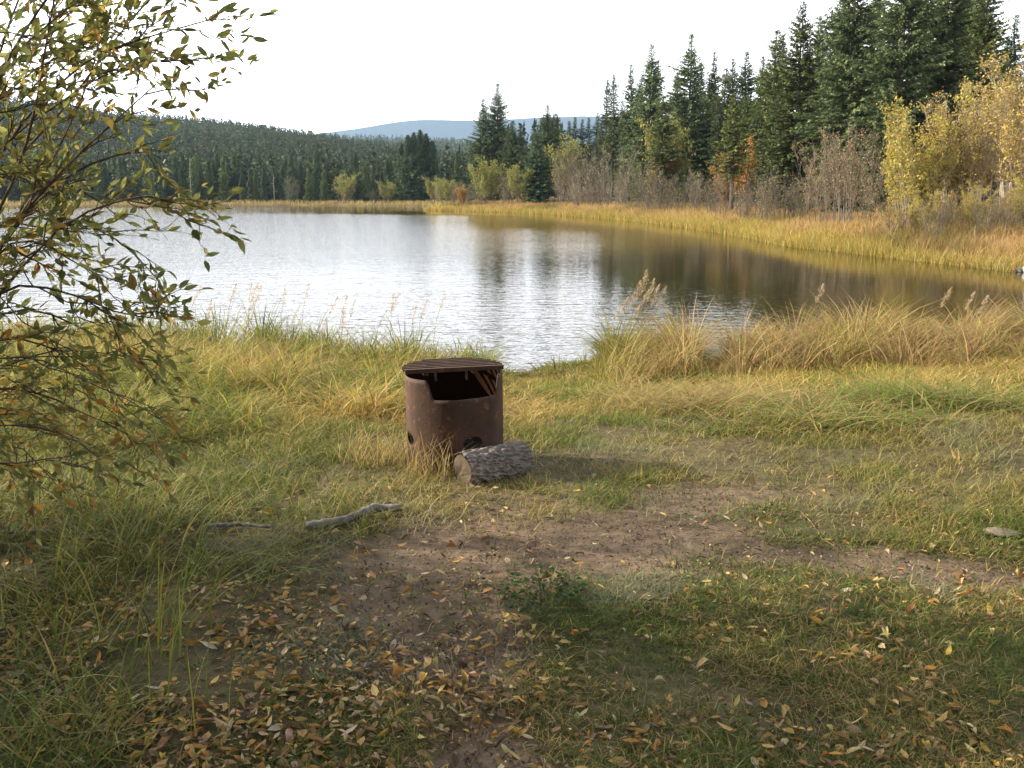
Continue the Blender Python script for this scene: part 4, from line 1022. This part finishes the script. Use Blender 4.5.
# ------------------------------------------------------------------ sticks, stones
def stick(name, pts_px, rad, label, lift=.015, col_=(.20, .19, .18)):
    P = np.array([ground_pt(*q) + np.array([0, 0, lift + e]) for q, e in pts_px]); o0 = P[0].copy()
    tt = np.linspace(0, 1, len(P)); t2 = np.linspace(0, 1, 26)
    Q = np.stack([np.interp(t2, tt, P[:, k]) for k in range(3)], 1) - o0
    Q[:, 1:] += rng.normal(0, rad * .12, (26, 2)); rad_ = np.interp(t2, [0, .3, 1], [rad * .9, rad, rad * .75]) * (1 + rng.normal(0, .07, 26))
    mb = MB(); cc = np.array(col_)[None] * rng.uniform(.6, 1.25, (26, 1)); mb.tube(Q, rad_, 10, cc)
    o = mb.build(name, M_bark, smooth=True); o.location = o0
    return tag(o, label, 'stick')
stick('stick', [((306, 530), .0), ((325, 528), .0), ((345, 526), .01), ((362, 520), .015), ((375, 515), .02), ((402, 514), .01)], .024, 'thick crooked grey dead branch lying left of the bare soil', .02)
stick('stick', [((205, 532), .0), ((240, 530), .0), ((275, 533), .0)], .011, 'thin straight grey stick in the grass left of the thick crooked branch', .03)
stick('stick', [((800, 512), .0), ((812, 524), .0), ((822, 540), .0), ((836, 548), .0)], .003, 'thin curved twig on the bare soil right of centre', .006, (.3, .22, .14))
stick('stick', [((690, 520), .0), ((705, 527), .0), ((720, 529), .0)], .003, 'short thin twig on the bare soil behind the leafy weed', .006, (.3, .24, .17))
def stone(px, row, sx, sy, sz, colr, label, group=None, base=None, seed=0):
    rg = np.random.default_rng(seed); bm_ = bmesh.new(); bmesh.ops.create_icosphere(bm_, subdivisions=3, radius=1)
    dirs = rg.normal(0, 1, (7, 3)); dirs /= np.linalg.norm(dirs, axis=1)[:, None]
    for v in bm_.verts:
        c_ = np.array(v.co); k_ = 1.0
        for d_ in dirs:
            dd = c_ @ d_
            if dd > .72: k_ = min(k_, .72 / dd)
        v.co = Vector(c_ * k_ * (1 + rg.normal(0, .012)))
        v.co.x *= sx; v.co.y *= sy; v.co.z *= sz
    me_ = bpy.data.meshes.new('stone'); bm_.to_mesh(me_); bm_.free()
    ca = me_.color_attributes.new('Col', 'FLOAT_COLOR', 'POINT')
    for d_ in ca.data: d_.color = (*colr, 1)
    me_.materials.append(M_stone); o = bpy.data.objects.new('stone', me_); COL.objects.link(o)
    p0 = ground_pt(px, row) if base is None else base
    o.location = (p0[0], p0[1], p0[2] + sz * .25); o.rotation_euler = (0, 0, rg.uniform(0, 6)); return tag(o, label, 'stone', group)
stone(1000, 533, .10, .06, .02, (.24, .20, .15), 'flat pale stone bedded in the soil at the right picture edge', seed=1)
stone(608, 462, .05, .04, .02, (.2, .16, .12), 'small stone in the grass right of the log', seed=4)
for j, (px, row, w_) in enumerate([(953, 262.5, .25), (966, 263, .34), (975, 264.5, .3), (985, 265, .22), (994, 267, .45), (1003, 267.5, .36), (1012, 270, .3), (1020, 270.5, .5), (1027, 273, .4), (1035, 275, .4)]):
    b0 = at_z(px, row, WZ) - np.array([.15, .75, -.04]); stone(0, 0, w_ * .5, w_ * .36, w_ * .28, (.40, .38, .36) if j % 3 else (.26, .24, .22), 'pale stone in the line along the water edge below the golden willows', 'stones along the right water edge', base=b0, seed=20 + j)

# ------------------------------------------------------------------ fallen leaves
NF = 42000
y = np.exp(rng.uniform(math.log(1.9), math.log(7.0), NF)); x = rng.uniform(-.75, .75, NF) * y
px_ = pxof(x, y)
den = .42 + .58 * sstep(620, 420, px_) ; den = den * sstep(5.9, 4.3, y) * (.35 + .65 * sstep(4.6, 3.2, y)) + .02
den *= np.clip((fbm(x, y, .5, 3) - .32) * 3.6, .05, 1) * (1 - .7 * dirt(x, y) * sstep(2.9, 3.5, y))
k_ = rng.random(NF) < den; x, y = x[k_], y[k_]; N_ = len(x)
cc = pick([(.36, .22, .07), (.40, .28, .10), (.28, .165, .065), (.45, .34, .17), (.38, .19, .04), (.44, .30, .06), (.20, .125, .055), (.15, .095, .05), (.40, .28, .17), (.50, .40, .28)], N_, .25, [.13, .13, .13, .1, .1, .06, .12, .1, .1, .03])
az = rng.uniform(0, 6.28, N_); tl = rng.normal(-.03, .09, N_)
mb = MB(); L_ = .014 + .044 * rng.random(N_) ** 1.4
mb.leaves(np.column_stack([x, y, hgt(x, y) + rng.uniform(.004, .026, N_)]), np.stack([np.cos(az), np.sin(az), tl], 1), rng.normal(0, .25, (N_, 3)) + np.array([0, 0, 1]), L_, L_ * rng.uniform(.28, .62, N_), cc, rng.normal(.3, .7, N_), rng.normal(.1, .35, N_))
tag(mb.build('fallen_leaves', M_litter), 'brown and orange leaf litter strewn over the foreground', 'leaf litter', kind='stuff')

# crumbs of soil, bark and straw on the bare ground
NC = 48000
y = np.exp(rng.uniform(math.log(2.0), math.log(7.2), NC)); x = rng.uniform(-.7, .75, NC) * y
k_ = rng.random(NC) < .15 + .85 * dirt(x, y); x, y = x[k_], y[k_]; N_ = len(x)
az = rng.uniform(0, 6.28, N_); L_ = rng.uniform(.004, .018, N_) * (1 + 2.2 * (rng.random(N_) < .08))
mb = MB()
mb.leaves(np.column_stack([x, y, hgt(x, y) + rng.uniform(.0, .012, N_)]), np.stack([np.cos(az), np.sin(az), rng.normal(0, .3, N_)], 1), rng.normal(0, .5, (N_, 3)) + np.array([0, 0, 1]), L_, np.minimum(L_ * rng.uniform(.3, .9, N_), .011), pick([(.12, .085, .06), (.08, .055, .04), (.20, .15, .11), (.28, .21, .14), (.05, .04, .03)], N_, .25), .8, .3)
tag(mb.build('soil_crumbs', M_litter), 'crumbs of soil, bark and straw strewn on the bare path', 'debris', kind='stuff')

# ------------------------------------------------------------------ the leafy bush at the left
BL = np.array([(.19, .22, .07), (.24, .25, .075), (.28, .27, .08), (.14, .17, .055), (.36, .29, .08), (.42, .24, .06), (.34, .30, .09)])
BLP = [.2, .22, .18, .14, .12, .05, .09]
def willow(loc, paths, label, name='willow_bush', ntw=10, nlf=2.9, extra=()):
    root = empty(name, loc); tag(root, label, 'bush'); l0 = np.array(loc)
    for pts, r0 in paths:
        r0 *= .75
        pts = np.array(pts) - l0; n0 = len(pts)
        tt = np.linspace(0, 1, n0); t2 = np.linspace(0, 1, 14)
        Q = np.stack([np.interp(t2, tt, pts[:, k]) for k in range(3)], 1)
        ker = np.array([.25, .5, .25])
        for _ in range(2): Q[1:-1] = .25 * Q[:-2] + .5 * Q[1:-1] + .25 * Q[2:]
        Q[1:] += np.cumsum(rng.normal(0, .006, (13, 3)), 0)
        tot = np.linalg.norm(np.diff(Q, axis=0), axis=1).sum()
        br, lv = MB(), MB(); LP, LD = [], []
        bc = np.array([.12, .085, .06]) * rng.uniform(.8, 1.3)
        br.tube(Q, np.linspace(r0, r0 * .22, 14), 6, bc)
        def tw(a, d, L, rad, lev):
            n1 = 5; ts = np.linspace(0, 1, n1)[:, None]
            droop = np.array([0, 0, -rng.uniform(0, .25)])
            c_ = a + d * L * ts + droop * L * ts ** 2 + np.cumsum(rng.normal(0, .012 * L / .3, (n1, 3)), 0) * (ts > 0)
            br.tube(c_, np.linspace(rad, rad * .4, n1), 4, bc * 1.1, cap=False)
            nl = max(2, int(L * nlf / .12))
            u = rng.uniform(.15, 1, nl); LP.append(np.stack([np.interp(u, ts[:, 0], c_[:, k]) for k in range(3)], 1))
            dd = d[None] + rng.normal(0, .55, (nl, 3)); LD.append(dd)
            LP.append(c_[-1:]); LD.append(d[None])
            if lev > 0:
                for _ in range(rng.integers(2, 4)):
                    s_ = rng.uniform(.25, .9); b0 = np.array([np.interp(s_, ts[:, 0], c_[:, k]) for k in range(3)])
                    d2 = d + rng.normal(0, .5, 3); d2 /= np.linalg.norm(d2); tw(b0, d2, L * rng.uniform(.4, .65), rad * .6, lev - 1)
        for _ in range(max(4, int(ntw * tot / 1.6))):
            u = rng.uniform(.22, 1) ** .8; i_ = min(12, int(u * 13)); a = Q[i_] + (Q[i_ + 1] - Q[i_]) * rng.random()
            d = Q[i_ + 1] - Q[i_]; d = d / np.linalg.norm(d) + rng.normal(0, .55, 3); d /= np.linalg.norm(d)
            tw(a, d, rng.uniform(.12, .32), r0 * .32 * (1.1 - .6 * u) + .0012, 1)
        bo = br.build('branch', M_bark, root, smooth=True)
        P = np.vstack(LP); Dv = np.vstack(LD); n_ = len(P)
        zz = P[:, 2] + l0[2]
        cc = .88 * BL[rng.choice(7, n_, p=BLP)] * rng.uniform(.75, 1.3, (n_, 1))
        low = (rng.random(n_) < sstep(1.5, .6, zz) * .22); cc[low] = pick([(.34, .24, .05), (.36, .18, .04)], int(low.sum()))
        L_ = rng.uniform(.028, .064, n_)
        lv.leaves(P, Dv, rng.normal(0, .7, (n_, 3)) + np.array([0, 0, .7]), L_, L_ * rng.uniform(.32, .50, n_), cc, .3, rng.normal(.1, .2, n_))
        lv.build('leaves', M_leaf, bo)
    return root
bp = []
base = np.array([-2.75, 4.05, 0.0])
def bpath(d, *pxs, r=.012):
    b0 = base + np.array([rng.uniform(-.35, .35), rng.uniform(-.4, .4), 0])
    pts = [b0, b0 * .6 + .4 * at_y(pxs[0][0], pxs[0][1], d) + np.array([-.1, 0, .0])]
    for i_, q in enumerate(pxs): pts.append(at_y(q[0], q[1], d + rng.uniform(-.12, .12)))
    bp.append((pts, r))
bpath(3.7, (-60, 260), (20, 110), (100, 45), (185, 25))
bpath(3.9, (-60, 250), (10, 150), (90, 60), (150, -20), r=.013)
bpath(3.5, (-60, 320), (0, 250), (60, 170), (150, 95))
bpath(3.6, (-50, 300), (10, 190), (40, 80), (60, -40), r=.014)
bpath(4.1, (-80, 240), (-30, 100), (10, 0), (30, -90), r=.014)
bpath(3.8, (-60, 330), (0, 235), (70, 130), (100, 20))
bpath(3.6, (-50, 350), (20, 280), (90, 205), (150, 200), (190, 212))
bpath(3.8, (-60, 330), (10, 215), (80, 160), (140, 145), (165, 165))
bpath(3.5, (-50, 340), (10, 270), (70, 290), (120, 305), (170, 315), r=.011)
bpath(3.9, (-40, 330), (30, 300), (90, 330), (150, 370), r=.011)
bpath(3.7, (-60, 360), (0, 330), (60, 350), (110, 400), r=.010)
bpath(3.6, (-60, 400), (0, 385), (60, 400), (130, 440), r=.010)
bpath(3.9, (-60, 420), (0, 425), (70, 435), (130, 470), r=.009)
bpath(3.5, (-50, 380), (10, 350), (80, 380), (150, 420), r=.009)
bpath(3.8, (-60, 390), (0, 360), (70, 330), (140, 345), r=.010)
bpath(3.3, (-70, 440), (-20, 430), (50, 425), (100, 455), r=.008)
bpath(3.6, (-50, 310), (10, 240), (50, 260), (120, 290), r=.010)
for q0, q1, q2, q3 in (((-60, 160), (0, 60), (60, 10), (120, -30)), ((-60, 200), (20, 120), (80, 80), (150, 60)), ((-70, 120), (-10, 40), (40, 30), (110, 10)), 
                       ((-60, 180), (30, 90), (90, 20), (170, 0)), ((-80, 80), (-20, 10), (30, -20), (80, -10)), ((-60, 140), (0, 100), (50, 60), (90, 50))):
    bpath(rng.uniform(3.4, 4.4), q0, q1, q2, q3, r=.008)
bpath(4.3, (-50, 420), (-10, 400), (40, 420), (90, 470), r=.009)
bpath(3.9, (-50, 470), (-10, 440), (30, 450), (70, 500), r=.008)
bpath(4.5, (-30, 400), (30, 380), (90, 400), (140, 440), r=.009)
bpath(3.4, (-70, 470), (-10, 470), (60, 455), (110, 480), r=.008)
bpath(3.4, (-70, 200), (-10, 90), (30, 10), (80, -60), r=.013)
bpath(4.0, (-90, 300), (-20, 250), (60, 215), (120, 230), (160, 280), r=.011)
bpath(3.3, (-120, 100), (-60, 0), (-20, -80), (10, -160), r=.014)
bpath(4.2, (-120, 200), (-80, 60), (-40, -60), (20, -140), r=.014)
bpath(3.7, (-160, 250), (-160, 80), (-140, -60), (-120, -200), r=.015)
bpath(4.4, (-160, 300), (-120, 150), (-90, 0), (-60, -180), r=.015)
willow(tuple(base), bp, 'willow bush with thin arching branches and small green and yellowing leaves at the left')

# trees standing left of the view that throw their shade over the foreground
for x_, y_, hh, kd in [(-9, 4.7, 5.3, 'gold'), (-8.5, 2.9, 4.8, 'gold2'), (-6.2, 1.0, 4.2, 'gold'), (-4.8, 1.9, 3.2, 'gold2'), (-11, 0.6, 7.0, 'gold'), (-5.6, -0.9, 4.6, 'gold2'), (-7.5, 1.8, 5.4, 'gold'), (-7.0, 0.2, 5.4, 'gold2'), (-10.5, -1.6, 6.5, 'gold'), (-8.5, -3.5, 6.0, 'gold2'), (-13, 2.0, 7.5, 'gold')]:
    o = copy_tree(BP[kd]); k_ = hh / BH[kd]; o.location = (x_, y_, float(hgt([x_], [y_])[0])); o.scale = (k_ * 1.1, k_ * 1.1, k_); o.rotation_euler = (0, 0, random.uniform(0, 6.28))
    tag(o, 'leafy willow tree standing left of the clearing and shading it', 'tree', 'willows shading the clearing')

for x_, y_, hh in [(-9, -7, 13), (-4.5, -9, 14), (0.5, -8, 12), (5, -10, 14), (9.5, -8, 13), (-14, -5, 13)]:
    o = copy_tree(PROTO['mid'][0]); k_ = hh / 15; o.location = (x_, y_, float(hgt([x_], [y_])[0])); o.scale = (k_ * 1.3, k_ * 1.3, k_); o.rotation_euler = (0, 0, random.uniform(0, 6.28))
    tag(o, 'dark spruce standing behind the clearing and shading the ground', 'tree', 'spruces behind the clearing')

# ------------------------------------------------------------------ air
m, nn, ll, out = mat_new('air'); pv = nn.new('ShaderNodeVolumePrincipled')
pv.inputs['Color'].default_value = (.38, .54, .76, 1); pv.inputs['Density'].default_value = .00014; pv.inputs['Anisotropy'].default_value = .3
ll.new(pv.outputs[0], out.inputs['Volume'])
hz = MB(); x0, x1, y0, y1, z0, z1 = -3200, 4200, -40, 6000, -6, 430
hz.add([(x, y, z) for z in (z0, z1) for x, y in ((x0, y0), (x1, y0), (x1, y1), (x0, y1))], None, [(3, 2, 1, 0), (4, 5, 6, 7), (0, 1, 5, 4), (1, 2, 6, 5), (2, 3, 7, 6), (3, 0, 4, 7)])
tag(hz.build('haze', m), 'thin blue air haze over the lake and hills', 'haze', kind='stuff')
